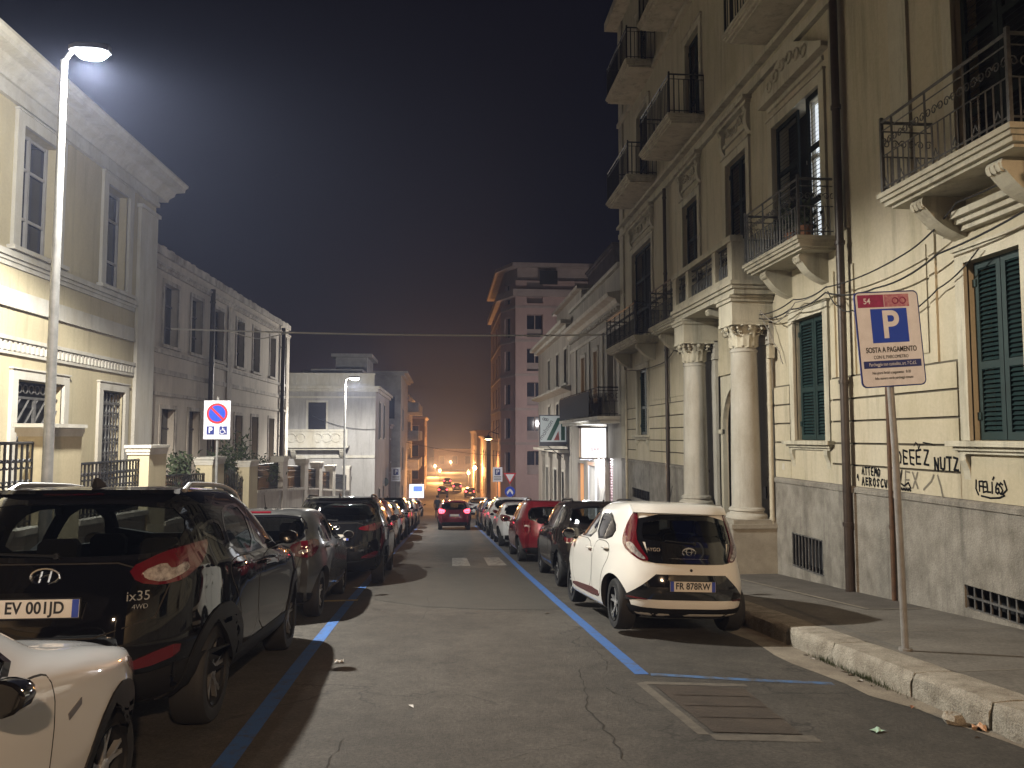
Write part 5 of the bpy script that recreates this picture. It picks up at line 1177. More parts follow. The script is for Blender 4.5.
class Car:
    def __init__(s, name, rows, pm, L, wr, axles, hw, wheel=None, nr=4.2, nf=3.6, flare=(), cab=None, track_in=.0, wheel_w=.20):
        s.rows, s.pm, s.hw, s.wr, s.axles = rows, pm, hw, wr, axles
        s.root = local_thing(name, name, 'car'); s.name = name
        s.bm = solid(rows, nr, nf, flare); s.bvh = BVHTree.FromBMesh(s.bm); s.cuts = []; s.side = []; s.ends = []; s.cab = cab; s.wheel_w = wheel_w; s.track_in = track_in
        s.nrnf = (nr, nf)
    def patch(s, name, pts, d='rear', m='black_gloss', off=.003, th=.012, parent=None, hole=None, mats=None, rim=None, grid=.05, sm=2, basis=None, smooth=True, inner_mat=True):
        """outline in the plane seen from direction d, laid on the shell; hole: leave a ring only; rim: width of a darker border"""
        D, e1, e2 = basis or DIRS[d]
        pts = smooth_poly(list(pts), sm) if sm else list(pts)
        bm = bmesh.new()
        def mk(ps): return [bm.verts.new((p[0], p[1], 0)) for p in ps]
        if hole is not None or rim is not None:
            ii = inset(pts, hole if hole is not None else rim); A, B = mk(pts), mk(ii); n = len(A)
            for i in range(n):
                try: f = bm.faces.new([A[i], A[(i+1) % n], B[(i+1) % n], B[i]]); f.material_index = 1 if rim is not None else 0
                except ValueError: pass
            if rim is not None: bm.faces.new(B)
        else: bm.faces.new(mk(pts))
        bmesh.ops.triangulate(bm, faces=[f for f in bm.faces if len(f.verts) > 4])
        xs = [v.co.x for v in bm.verts]; ys = [v.co.y for v in bm.verts]
        for lo, hi, ax in ((min(xs), max(xs), Vector((1,0,0))), (min(ys), max(ys), Vector((0,1,0)))):
            k = math.ceil(lo/grid)*grid
            while k < hi:
                bmesh.ops.bisect_plane(bm, geom=list(bm.verts)+list(bm.edges)+list(bm.faces), plane_co=ax*k, plane_no=ax, dist=1e-5); k += grid
        bmesh.ops.remove_doubles(bm, verts=bm.verts, dist=2e-4)
        norm = {}
        for v in bm.verts:
            o = e1*v.co.x+e2*v.co.y-D*6; loc, nn, i, dist = s.bvh.ray_cast(o, D)
            if loc is None or (nn.dot(D) > -.02): 
                q = s.bvh.find_nearest(o+D*(6-(s.hw if abs(D.y) < .6 else abs(s.rows[3][1])-.2))); loc, nn = q[0], q[1]
            norm[v] = -D if nn.dot(D) > -.02 else nn.copy(); v.co = loc
        for v in bm.verts: v.co = v.co+norm[v]*off
        be = [e for e in bm.edges if len(e.link_faces) == 1]
        if th:
            g = bmesh.ops.extrude_edge_only(bm, edges=be); nv = [x for x in g['geom'] if isinstance(x, bmesh.types.BMVert)]
            for v in nv:
                for e in v.link_edges:
                    w_ = e.other_vert(v)
                    if w_ in norm and (w_.co-v.co).length < 1e-7: v.co = v.co-norm[w_]*th; break
        bmesh.ops.recalc_face_normals(bm, faces=bm.faces)
        me = bpy.data.meshes.new(name); bm.to_mesh(me); bm.free()
        for k in (mats or [m]): me.materials.append(M[k])
        if smooth: me.polygons.foreach_set('use_smooth', [True]*len(me.polygons)); me.set_sharp_from_angle(angle=R(40))
        o = bpy.data.objects.new(name, me); col.objects.link(o); o.parent = parent or s.root; return o
    def window(s, name, pts, d, ins=.03, glass='glass_tint', sm=2, holes=True):
        """glass set in a black ring; the shell is cut open behind it"""
        f = s.patch(name, pts, d, 'black_gloss', off=.002, hole=ins, sm=sm)
        P_ = smooth_poly(list(pts), sm) if sm else list(pts)
        s.patch('glass', inset(P_, ins-.004), d, glass, off=-.003, th=0, sm=0, parent=f)
        if holes: (s.side if d in ('left', 'right') else s.ends).append((inset(P_, ins), d))
        return f
    def door(s, pts, d, handle=None, hm=None):
        f = s.patch('door', pts, d, off=.0015, th=.004, rim=.009, mats=[s.pm, 'crack'], sm=2, grid=.08)
        if handle:
            y, z = handle; x = s.surf(d, y, z); sg = 1 if d == 'right' else -1; mb = MB(); 
            mb.tube([(x-.0*sg, y-.10, z), (x+.03*sg, y-.08, z), (x+.035*sg, y, z+.003), (x+.03*sg, y+.08, z), (x, y+.10, z)], [.010, .014, .016, .014, .010], 8)
            mb.build('handle', hm or s.pm, f, smooth=True)
        return f
    def surf(s, d, a, b):
        D, e1, e2 = DIRS[d]; loc = s.bvh.ray_cast(e1*a+e2*b-D*6, D)[0]
        if loc is None: loc = e1*a+e2*b-D*(s.hw)
        return loc.x if d in ('left', 'right') else (loc.y if d in ('rear', 'front') else loc.z)
    def finish(s, seats=True):
        body = to_mesh(s.bm, [s.pm, 'interior']); cut = []
        mb = MB()
        for y, z in s.axles:
            for sg in (-1, 1): a, b = sorted((sg*(s.hw-.30), sg*(s.hw+.3))); mb.loft([[(x, y+(s.wr+.055)*math.cos(2*math.pi*k/40), z+(s.wr+.055)*math.sin(2*math.pi*k/40)) for k in range(40)] for x in (a, b)])
        cut.append(to_mesh(mb.bm, [s.pm, 'interior'], 1))
        bm = solid([r for r in s.rows if r[0] > .42], *s.nrnf, NP=64, sub=4, shrink=.045)
        for v in bm.verts: v.co.z = v.co.z-.035 if v.co.z > .9 else v.co.z
        bmesh.ops.bisect_plane(bm, geom=list(bm.verts)+list(bm.edges)+list(bm.faces), plane_co=(0, s.cab, 0), plane_no=(0,1,0), clear_outer=True)
        bmesh.ops.holes_fill(bm, edges=[e for e in bm.edges if len(e.link_faces) == 1])
        cut.append(to_mesh(bm, [s.pm, 'interior'], 1))
        for lst in (s.side, s.ends):
            mb = MB()
            for P_, d in lst:
                D, e1, e2 = DIRS[d]; far = 3.2 if d in ('rear', 'front') else 1.6; near = {'rear': abs(s.rows[0][1])*.45, 'front': -s.cab+.25 if False else .2}.get(d, .30)
                if d == 'front': near = .1
                mb.loft([[tuple(e1*a+e2*b-D*t) for a, b in P_] for t in (near, far)])
            if lst: bmesh.ops.triangulate(mb.bm, faces=[f for f in mb.bm.faces if len(f.verts) > 4]); cut.append(to_mesh(mb.bm, [s.pm, 'interior'], 1))
        me = boolean(body, cut); me.polygons.foreach_set('use_smooth', [True]*len(me.polygons)); me.set_sharp_from_angle(angle=R(35))
        me.name = 'body'; o = bpy.data.objects.new('body', me); col.objects.link(o); o.parent = s.root
        if not len(me.polygons): print('EMPTY BODY', s.name)
        s.body = o
        if seats:
            belt = next(r[0] for r in s.rows if r[0] > .9)
            for y in (s.cab-1.15, s.cab-2.0):
                mb = MB()
                for x in (-.36, .36):
                    mb.loft([[(x+w_*cx_, y-.12*f-.03+dy, .45+f) for cx_, dy in ((-1,0),(1,0),(.9,.11),(-.9,.11))] for f, w_ in ((0,.24),(.3,.25),(.58,.20),(.62,.14))])
                    mb.loft([[(x+w_*cx_, y-.2+dy, 1.08+f) for cx_, dy in ((-1,0),(1,0),(.9,.10),(-.9,.10))] for f, w_ in ((0,.10),(.03,.14),(.15,.14),(.19,.10))])
                mb.build('seat', 'seat', s.root)
        return s
    def wheels(s, spokes=5, rim='alloy', hubr=.63):
        for y, z in s.axles:
            for sg in (-1, 1):
                xo = sg*(abs(s.surf('right', y, min(z*1.9, .62)))-.045); w_ = s.wheel_w; r = s.wr
                mb = MB(); prof = [(r*.66, 0), (r*.70, -.006), (r*.80, .004), (r*.93, 0), (r*.985, -.02), (r, -.05), (r, -w_+.05), (r*.97, -w_+.01), (r*.66, -w_)]
                rings = [[(xo+sg*d, y+q*math.cos(2*math.pi*k/36), z+q*math.sin(2*math.pi*k/36)) for k in range(36)] for q, d in prof]
                mb.loft(rings, caps=False); t = mb.build('wheel', 'rubber', s.root, smooth=True)
                mb = MB(); mb.loft([[(xo+sg*d, y+q*math.cos(2*math.pi*k/36), z+q*math.sin(2*math.pi*k/36)) for k in range(36)] for q, d in ((r*.67, .002), (r*.665, -.012), (r*.60, -.03), (r*.58, -.09), (r*.1, -.10))], caps=False)
                mb2 = MB(); 
                for k in range(spokes):
                    for da in ((-.16, .16) if spokes < 7 else (0,)):
                        a = 2*math.pi*k/spokes+.3; b = a+da; wd = .10 if spokes < 7 else .13; pr = []
                        for q, dx, ww in ((r*.10, -.030, wd*.9), (r*.35, -.026, wd*.62), (r*.63, -.020, wd*.75)):
                            aa = a+(b-a)*(q/(r*.63)); c = (y+q*math.cos(aa), z+q*math.sin(aa)); px, pz = -math.sin(aa)*ww*r*.5, math.cos(aa)*ww*r*.5
                            pr.append([(xo+sg*dx, c[0]+px, c[1]+pz), (xo+sg*(dx+.0), c[0]-px, c[1]-pz), (xo+sg*(dx-.03), c[0]-px, c[1]-pz), (xo+sg*(dx-.03), c[0]+px, c[1]+pz)])
                        mb2.loft(pr)
                mb2.loft([[(xo+sg*d, y+q*math.cos(2*math.pi*k/16), z+q*math.sin(2*math.pi*k/16)) for k in range(16)] for q, d in ((r*.16, -.05), (r*.16, -.024), (r*.10, -.018))])
                mb.build('wheel_dish', 'black_plastic', t, smooth=True); mb2.build('rim', rim, t)
    def mirrors(s, y, z, m=None, black=False):
        for sg, d in ((-1, 'left'), (1, 'right')):
            x = s.surf(d, y, z-.02); mb = MB()
            mb.tube([(x-sg*.02, y+.03, z-.05), (x+sg*.09, y, z-.02)], .022, 6)
            mb.loft([[(x+sg*(.06+wx), y+dy, z+.02+hz) for wx, dy, hz in [(.085+.09*sc*math.cos(a), fy, .066*sc*math.sin(a)) for a in [2*math.pi*k/14 for k in range(14)]]] for fy, sc in ((-.06, .90), (-.055, 1.0), (.0, 1.0), (.05, .82), (.085, .45), (.095, .1))])
            mr = mb.build('mirror', 'black_gloss' if black else (m or s.pm), s.root, smooth=True)
            mb = MB(); mb.loft([[(x+sg*(.145+.076*math.cos(2*math.pi*k/14)), y-.0615-e, z+.02+.054*math.sin(2*math.pi*k/14)) for k in range(14)] for e in (0, .001)]); mb.build('mirror_glass', 'black_gloss', mr)
    def plate(s, z, txt=None, x=0, rear=True, w_=.52):
        d = 'rear' if rear else 'front'; y0 = s.surf(d, x, z); y1 = s.surf(d, x, z+.05); sg = -1 if rear else 1; y = min(y0, s.surf(d, x, z-.05))-.012 if rear else max(y0, s.surf(d, x, z-.05))+.012
        mb = MB(); mb.box(x-w_/2, x+w_/2, y-.005, y+.005, z-.055, z+.055)
        for e in (-1, 1): mb.mi = 1; mb.box(x+e*(w_/2-.024)-.02, x+e*(w_/2-.024)+.02, y-.0065*1, y-.0045, z-.053, z+.053)
        mb.mi = 2; 
        for zz in (z-.058, z+.058): mb.box(x-w_/2-.006, x+w_/2+.006, y-.007, y+.007, zz-.004, zz+.004)
        for xx in (x-w_/2-.003, x+w_/2+.003): mb.box(xx-.004, xx+.004, y-.007, y+.007, z-.06, z+.06)
        p_ = mb.build('plate', ['plate_white', 'plate_blue', 'black_plastic'], s.root)
        if txt: text_obj('plate_lettering', txt, .098, 'ink', p_, frame((x, y-.0075, z+.002), (1,0,0), (0,0,1)), sx=.88, bold=.0022, space=1.03)
        return p_
    def wiper(s, x0, x1, z, bend=.03):
        pts = []; 
        for k in range(9): x = x0+(x1-x0)*k/8; zz = z+bend*(k/8); pts.append((x, s.surf('rear', x, zz)-.022, zz))
        mb = MB(); mb.tube(pts, .009, 6); mb.tube([pts[0], (pts[0][0], pts[0][1]+.02, pts[0][2])], .02, 8); mb.build('wiper', 'black_plastic', s.root)
    def antenna(s, y, fin=False):
        z = s.surf('top', 0, y); mb = MB()
        if fin: mb.loft([[(sx_*w_, y+dy, z+h_) for sx_, dy in ((-1, a), (1, a), (1, b), (-1, b))] for h_, w_, a, b in ((-.005, .02, -.08, .09), (.03, .012, -.08, .05), (.06, .004, -.08, -.03))])
        else: mb.tube([(0, y, z-.005), (0, y, z+.02)], .018, 8); mb.tube([(0, y, z), (0, y-.12, z+.19)], [.006, .003], 5)
        mb.build('antenna', 'black_plastic', s.root)
    def rails(s, ya, yb, x=.56, m='alloy'):
        for sg in (-1, 1):
            pts = [];
            for k in range(13):
                f = k/12; y = ya+(yb-ya)*f; xx = sg*(x-.02*math.sin(math.pi*f)); pts.append((xx, y, s.surf('top', xx, y)+.035*min(1, math.sin(math.pi*f)*4)))
            mb = MB(); mb.tube(pts, .019, 8); mb.build('roof_rail', m, s.root, smooth=True)
def arcp(c, r0, r1, a0, a1, n=20):
    f = lambda r, a: (c[0]+r*math.cos(R(a)), c[1]+r*math.sin(R(a)))
    return [f(r1, a0+(a1-a0)*k/n) for k in range(n+1)]+[f(r0, a1-(a1-a0)*k/n) for k in range(n+1)]
def mir(pts): return [(-x, z) for x, z in pts]
def yaw_basis(a):    # seen from behind, turned by a degrees towards the right side
    D = Vector((-math.sin(R(a)), math.cos(R(a)), 0)); e1 = Vector((math.cos(R(a)), math.sin(R(a)), 0)); return D, e1, Vector((0,0,1))
def wrap(c, name, p3, m, ang=45, **k):
    """outline given by 3D guesses on the right rear corner, laid on both corners"""
    out = []
    for sg in (1, -1):
        D, e1, e2 = yaw_basis(sg*ang); pts = [(Vector((sg*x, y, z)).dot(e1), z) for x, y, z in p3]
        o = c.patch(name, pts, basis=(D, e1, e2), m=m, **k); out.append(o)
    return out

# --- small white city hatch
rows = [(.17,-1.50,1.50,.70),(.24,-1.655,1.62,.785),(.36,-1.71,1.71,.804),(.52,-1.728,1.73,.808),(.66,-1.705,1.71,.805),(.78,-1.66,1.66,.802),(.88,-1.615,1.50,.792),(.96,-1.585,1.15,.775),(1.01,-1.565,.92,.755),(1.15,-1.505,.62,.712),(1.28,-1.45,.36,.668),(1.37,-1.405,.14,.625),(1.425,-1.35,-.02,.575),(1.452,-1.20,-.15,.48),(1.468,-.9,-.35,.30)]
c = Car('city_hatchback', rows, 'paint_white', 3.46, .285, [(-1.17,.285),(1.17,.285)], .805, nr=4.0, nf=3.2, flare=[(-1.17,.50,.035,.40),(1.17,.50,.02,.4)], cab=.95)
tg = c.patch('tailgate', [(-.52,1.315),(.52,1.315),(.575,1.05),(.50,.80),(.36,.775),(-.36,.775),(-.50,.80),(-.575,1.05)], 'rear', 'black_gloss', off=.004, sm=1, hole=.058)
# lower gloss panel under the glass, the glass itself above it
c.patch('tailgate_panel', [(-.475,1.01),(.475,1.01),(.46,.85),(.40,.835),(-.40,.835),(-.46,.85)], 'rear', 'black_gloss', off=.003, sm=0)
c.window('rear_window', [(-.485,1.285),(.485,1.285),(.53,1.08),(.50,.985),(-.50,.985),(-.53,1.08)], 'rear', glass='glass', sm=1)
L_ = [(.535,-1.42,1.335),(.60,-1.40,1.33),(.68,-1.38,1.15),(.735,-1.42,1.00),(.70,-1.50,.90),(.56,-1.6,.80),(.45,-1.62,.80),(.535,-1.58,.92),(.60,-1.53,1.05)]
for o in wrap(c, 'tail_light', L_, 'tail_red', ang=25, off=.012, sm=1): pass
for o in wrap(c, 'tail_light_lens', [(.635,-1.5,1.0),(.70,-1.45,.98),(.665,-1.53,.90),(.55,-1.6,.815),(.49,-1.62,.815),(.57,-1.57,.90)], 'tail_clear', ang=25, off=.015, sm=1): pass
c.patch('bumper_insert', [(-.40,.665),(.40,.665),(.66,.43),(.70,.36),(.55,.395),(-.55,.395),(-.70,.36),(-.68,.43)], 'rear', 'black_gloss', off=.004, sm=0)
c.patch('bumper_lower', [(-.70,.33),(-.5,.30),(.5,.30),(.70,.33),(.64,.19),(-.64,.19)], 'rear', 'black_plastic', off=.004, sm=1)
for sg in (1, -1): c.patch('bumper_strip', [(sg*.48,.388),(sg*.67,.40),(sg*.66,.42),(sg*.5,.402)], 'rear', 'tail_red', off=.009, sm=1)
c.patch('brake_light', [(-.135,1.395),(.135,1.395),(.13,1.362),(-.13,1.362)], 'rear', 'tail_red', off=.006, sm=1)
pts = [(-.56,1.345),(.56,1.345),(.5,1.428),(-.5,1.428)]
mb = MB()
yy = [c.surf('rear', x, 1.37) for x in (-.5, 0, .5)]
mb.loft([[(x, y0_, z0_), (x, y1_, z1_), (x, y1_+.10, z1_+.03), (x, y0_+.14, z0_-.005)] for x, y0_, z0_, y1_, z1_ in [(x, c.surf('rear', max(-.5, min(.5, x)), 1.33)-.055*(1-abs(x/.58)**4)+.0, 1.33, c.surf('rear', max(-.5, min(.5, x)), 1.40)-.03*(1-abs(x/.58)**4), 1.405) for x in [-.56+.08*k for k in range(15)]]])
mb.build('spoiler', 'paint_white', c.root, smooth=True)
c.plate(.545, 'FR 878RW')
mb = MB(); y = c.surf('rear', 0, .905)-.012
mb.ring((0, y, .905), .075, .007, axis=1, n=24, ry=.05); mb.ring((0, y-.002, .912), .030, .006, axis=1, n=18, ry=.043); mb.ring((0, y-.003, .925), .052, .006, axis=1, n=18, ry=.02); mb.build('badge', 'chrome', c.root)
text_obj('badge_lettering', 'AYGO', .055, 'chrome', c.root, frame((-.40, c.surf('rear', -.40, .925)-.012, .925), (1,-.12,0), (0,0,1)), ext=.002)
mb = MB(); mb.lathe(0, 0, [(.016, 0), (.016, .01)], 12)
for v in mb.bm.verts: v.co = Vector((v.co.x, -v.co.z+c.surf('rear', 0, .72), v.co.y+.715))
mb.build('camera_button', 'black_plastic', c.root)
for d in ('left', 'right'):
    c.window('side_window', [(.62,.985),(.18,1.335),(-.30,1.355),(-.33,.985)], d, sm=1); c.window('rear_side_window', [(-.38,.985),(-.36,1.352),(-.78,1.32),(-1.12,1.14),(-1.02,1.0)], d, sm=1)
    c.door([(.72,.30),(.78,.95),(.66,.975),(-.34,.975),(-.36,.30)], d, (-.22,.86)); c.door([(-.38,.30),(-.37,.975),(-1.0,.985),(-1.06,.8),(-.86,.62),(-.80,.30)], d, (-.92,.90))
    c.patch('side_strip', [(.75,.30),(.72,.36),(-.70,.40),(-.76,.30)], d, 'tail_red', off=.006, sm=1)
    c.patch('headlight', [(1.35,.86),(1.52,.80),(1.62,.70),(1.40,.72)], d, 'tail_clear', off=.006, sm=1)
c.window('windscreen', [(-.60,1.03),(-.50,1.36),(.50,1.36),(.60,1.03)], 'front', sm=1)
c.patch('grille', [(-.5,.42),(.5,.42),(.4,.24),(-.4,.24)], 'front', 'black_plastic', sm=1)
c.mirrors(.74, .97, black=True); c.finish(); c.wheels(5, 'alloy'); c.antenna(-.95); c.wiper(.08, -.26, 1.0, .025)
AYGO = c.root

# --- black compact SUV with roof rails
rows = [(.27,-1.98,1.9,.80),(.36,-2.13,2.1,.875),(.48,-2.19,2.17,.90),(.64,-2.205,2.2,.91),(.80,-2.185,2.19,.91),(.93,-2.145,2.12,.908),(1.03,-2.10,1.85,.90),(1.10,-2.07,1.35,.885),(1.16,-2.045,1.02,.865),(1.30,-1.975,.72,.815),(1.44,-1.90,.44,.755),(1.55,-1.83,.16,.695),(1.61,-1.75,-.05,.64),(1.64,-1.58,-.25,.55),(1.655,-1.2,-.5,.35)]
def suv(name, pm, txt=None, detail=True):
    c = Car(name, rows, pm, 4.41, .345, [(-1.33,.345),(1.31,.345)], .91, nr=3.7, nf=3.4, flare=[(-1.33,.62,.025,.5),(1.31,.6,.025,.5)], cab=1.0, wheel_w=.23)
    c.window('rear_window', [(-.60,1.555),(.60,1.555),(.735,1.40),(.70,1.20),(.45,1.165),(-.45,1.165),(-.70,1.20),(-.735,1.40)], 'rear', glass='glass', sm=1)
    c.patch('brake_light', [(-.20,1.602),(.20,1.602),(.2,1.585),(-.2,1.585)], 'rear', 'tail_red', off=.012, sm=0)
    if detail:
        t_ = wrap(c, 'tail_light', [(.50,-2.07,1.12),(.72,-2.0,1.215),(.86,-1.8,1.26),(.90,-1.62,1.275),(.89,-1.74,1.13),(.84,-1.95,1.03),(.72,-2.03,1.005),(.56,-2.07,1.03)], 'tail_red', ang=38, off=.010, sm=1)
        for o in wrap(c, 'tail_light_lens', [(.60,-2.07,1.10),(.73,-2.0,1.15),(.76,-1.97,1.10),(.83,-1.9,1.15),(.855,-1.88,1.10),(.80,-2.0,1.045),(.72,-2.03,1.025),(.62,-2.07,1.05)], 'tail_clear', ang=38, off=.013, sm=1): pass
    else:
        wrap(c, 'tail_light', [(.42,-2.07,1.07),(.72,-2.0,1.13),(.88,-1.75,1.17),(.89,-1.75,1.09),(.80,-2.0,1.00),(.46,-2.07,1.02)], 'tail_red', ang=38, off=.010, sm=1)
    c.patch('bumper', [(-.92,.56),(-.55,.47),(.55,.47),(.92,.56),(.9,.30),(-.9,.30)], 'rear', 'black_plastic', off=.006, sm=1)
    wrap(c, 'reflector', [(.48,-2.2,.53),(.66,-2.16,.60),(.83,-2.02,.65),(.82,-2.03,.57),(.66,-2.17,.52)], 'tail_red', ang=25, off=.012, sm=1)
    c.patch('tailgate_seam', [(-.72,1.16),(.72,1.16),(.62,.72),(-.62,.72)], 'rear', 'crack', off=.001, hole=.008, sm=1, th=.002)
    c.patch('plate_recess', [(-.42,.99),(.42,.99),(.36,.80),(-.36,.80)], 'rear', 'black_gloss', off=.002, sm=1)
    c.plate(.905, txt)
    y = c.surf('rear', 0, 1.085)-.012; mb = MB(); mb.ring((0, y, 1.085), .085, .008, axis=1, n=24, ry=.048); mb.tube([(-.035, y, 1.05), (-.02, y, 1.118)], .008, 5); mb.tube([(.02, y, 1.052), (.035, y, 1.12)], .008, 5); mb.tube([(-.03, y, 1.075), (.0, y, 1.088), (.03, y, 1.095)], .007, 5); mb.build('badge', 'chrome', c.root)
    if detail:
        
        for tx, sz, x0_, x1_, z_ in (('ix35', .085, .46, .64, .955), ('4WD', .042, .52, .62, .893)):
            q0 = min(c.surf('rear', x0_, z_+e) for e in (-.04, 0, .04)); q1 = min(c.surf('rear', x1_, z_+e) for e in (-.04, 0, .04)); text_obj('badge_lettering', tx, sz, 'chrome', c.root, frame(((x0_+x1_)/2, (q0+q1)/2-.02, z_), (x1_-x0_, q1-q0, 0), (0,0,1)), ext=.003)
    for d in ('left', 'right'):
        c.window('side_window', [(.72,1.14),(.20,1.50),(-.32,1.525),(-.36,1.12)], d, sm=1); c.window('rear_side_window', [(-.42,1.12),(-.38,1.525),(-.98,1.50),(-1.13,1.36),(-1.10,1.15)], d, sm=1); c.window('quarter_window', [(-1.18,1.19),(-1.16,1.38),(-1.32,1.42),(-1.62,1.34)], d, sm=1, ins=.025)
        c.door([(.86,.45),(.95,1.08),(.8,1.12),(-.38,1.11),(-.40,.42)], d, (-.22,1.02)); c.door([(-.42,.42),(-.40,1.11),(-1.15,1.13),(-1.2,1.0),(-.98,.80),(-.92,.42)], d, (-1.02,1.06))
        for (y, z) in c.axles: c.patch('arch_trim', arcp((y, z), .40, .475, -8, 188), d, 'black_plastic', off=.012, th=.03, sm=0)
        c.patch('sill_trim', [(-.88,.44),(.86,.46),(.86,.30),(-.88,.28)], d, 'black_plastic', off=.008, sm=0); c.patch('headlight', [(1.45,.98),(1.85,.9),(2.02,.78),(1.6,.82)], d, 'tail_clear', off=.006, sm=1)
    c.window('windscreen', [(-.70,1.20),(-.56,1.555),(.56,1.555),(.70,1.20)], 'front', sm=1); c.patch('grille', [(-.6,.80),(.6,.80),(.45,.55),(-.45,.55)], 'front', 'black_plastic', sm=1)
    c.mirrors(.76, 1.16, black=False); c.finish(); c.wheels(5, 'alloy_dark'); c.rails(-1.45, .05, .60, 'alloy' if detail else 'black_plastic'); c.wiper(.03, -.42, 1.205, .02); c.antenna(-1.42, fin=True)
    mb = MB(); zz = 1.60; mb.loft([[(x, c.surf('rear', max(-.52, min(.52, x)), zz)-.07*(1-abs(x/.62)**4), zz-.006), (x, c.surf('rear', max(-.52, min(.52, x)), zz)-.05*(1-abs(x/.62)**4), zz+.02), (x, c.surf('rear', max(-.52, min(.52, x)), zz)+.12, zz+.03), (x, c.surf('rear', max(-.52, min(.52, x)), zz)+.12, zz-.01)] for x in [-.60+.08*k for k in range(16)]]); mb.build('spoiler', pm, c.root, smooth=True)
    return c.root
IX = suv('compact_suv', 'paint_black', 'EV 001JD'); SUV2 = suv('large_suv', 'paint_dark', None, False)

# --- grey five-door hatch
rows = [(.19,-1.82,1.8,.75),(.28,-1.95,1.95,.82),(.42,-2.01,2.02,.86),(.58,-2.03,2.04,.872),(.72,-2.01,2.02,.874),(.84,-1.965,1.93,.870),(.92,-1.93,1.6,.86),(.98,-1.90,1.2,.845),(1.03,-1.87,.95,.825),(1.16,-1.78,.66,.775),(1.29,-1.67,.36,.715),(1.38,-1.57,.10,.66),(1.435,-1.45,-.08,.59),(1.462,-1.25,-.25,.48),(1.475,-.95,-.45,.30)]
def hatch(name, pm, clad=False, lamp='tail_red', tall=0, sq=False):
    rr_ = [(z*(1+tall*.06 if z > .5 else 1), a, b, w_) for z, a, b, w_ in rows]; k = 1+tall*.06
    c = Car(name, rr_, pm, 4.06, .315+.02*tall, [(-1.24,.315+.02*tall),(1.28,.315+.02*tall)], .874, nr=3.0, nf=3.2, flare=[(-1.24,.58,.03,.45),(1.28,.56,.03,.45)], cab=.95, wheel_w=.21)
    s_ = lambda pts: [(x, z*k) for x, z in pts]
    c.window('rear_window', s_([(-.53,1.39),(.53,1.39),(.66,1.24),(.64,1.06),(.40,1.02),(-.40,1.02),(-.64,1.06),(-.66,1.24)]), 'rear', sm=1)
    if sq: L_ = [(.62,-1.85,1.02),(.80,-1.78,1.04),(.84,-1.7,1.0),(.85,-1.75,.78),(.78,-1.85,.74),(.64,-1.92,.76)]
    else: L_ = [(.52,-1.9,.985),(.76,-1.8,1.05),(.86,-1.55,1.06),(.875,-1.5,.98),(.86,-1.75,.84),(.76,-1.86,.82),(.60,-1.92,.86)]
    for o in wrap(c, 'tail_light', [(x, y, z*k) for x, y, z in L_], lamp, ang=38, off=.010, sm=1): pass
    wrap(c, 'tail_light_lens', [(.66,-1.88,(.91)*k),(.80,-1.8,.94*k),(.82,-1.8,.90*k),(.68,-1.88,.87*k)], 'tail_clear', ang=38, off=.014, sm=1)
    c.patch('bumper_lower', [(-.80,.36),(-.4,.40),(.4,.40),(.80,.36),(.74,.22),(-.74,.22)], 'rear', 'black_plastic', off=.005, sm=1)
    c.patch('brake_light', [(-.15,1.425*k),(.15,1.425*k),(.15,1.408*k),(-.15,1.408*k)], 'rear', 'brake_red', off=.01, sm=0)
    c.patch('tailgate_seam', s_([(-.64,1.0),(.64,1.0),(.55,.60),(-.55,.60)]), 'rear', 'crack', off=.001, hole=.007, sm=1, th=.002); c.plate(.74*k)
    for d in ('left', 'right'):
        c.window('side_window', s_([(.40,1.00),(.16,1.25),(.08,1.335),(-.32,1.37),(-.36,.985)] if clad else [(.66,1.00),(.20,1.335),(-.32,1.37),(-.36,.985)]), d, sm=1); c.window('rear_side_window', s_([(-.42,.985),(-.38,1.37),(-.90,1.33),(-1.35,1.14),(-1.20,1.0)]), d, sm=1)
        c.door(s_([(.52,.32),(.56,.95),(.45,.985),(-.38,.975),(-.40,.32)] if clad else [(.80,.32),(.86,.95),(.72,.985),(-.38,.975),(-.40,.32)]), d, (-.22,.89*k)); c.door(s_([(-.42,.32),(-.40,.975),(-1.15,.985),(-1.14,.85),(-.94,.68),(-.88,.32)]), d, (-1.0,.93*k))
        if clad:
            for (y, z) in c.axles: c.patch('arch_trim', arcp((y, z), .385, .44, -8, 188), d, 'black_plastic', off=.010, th=.03, sm=0)
            c.patch('side_repeater', [(.66,.76),(.78,.80),(.78,.77),(.67,.73)], d, 'sign_grey', off=.004, sm=0)
        c.patch('headlight', [(1.40,.86),(1.72,.78),(1.88,.68),(1.55,.70)], d, 'tail_clear', off=.006, sm=1)
    c.window('windscreen', s_([(-.66,1.06),(-.53,1.39),(.53,1.39),(.66,1.06)]), 'front', sm=1); c.patch('grille', [(-.55,.5),(.55,.5),(.45,.28),(-.45,.28)], 'front', 'black_plastic', sm=1)
    c.mirrors(-.06 if clad else .68, 1.0*k, black=clad); c.finish(); c.wheels(5 if not sq else 8, 'alloy'); c.antenna(-1.15); c.wiper(.05, -.38, 1.055*k, .02)
    if sq: c.rails(-1.2, .0, .52, 'black_plastic')
    return c.root
GREY = hatch('hatchback', 'paint_grey'); FRONT = hatch('crossover', 'paint_white_cool', clad=True, tall=0)

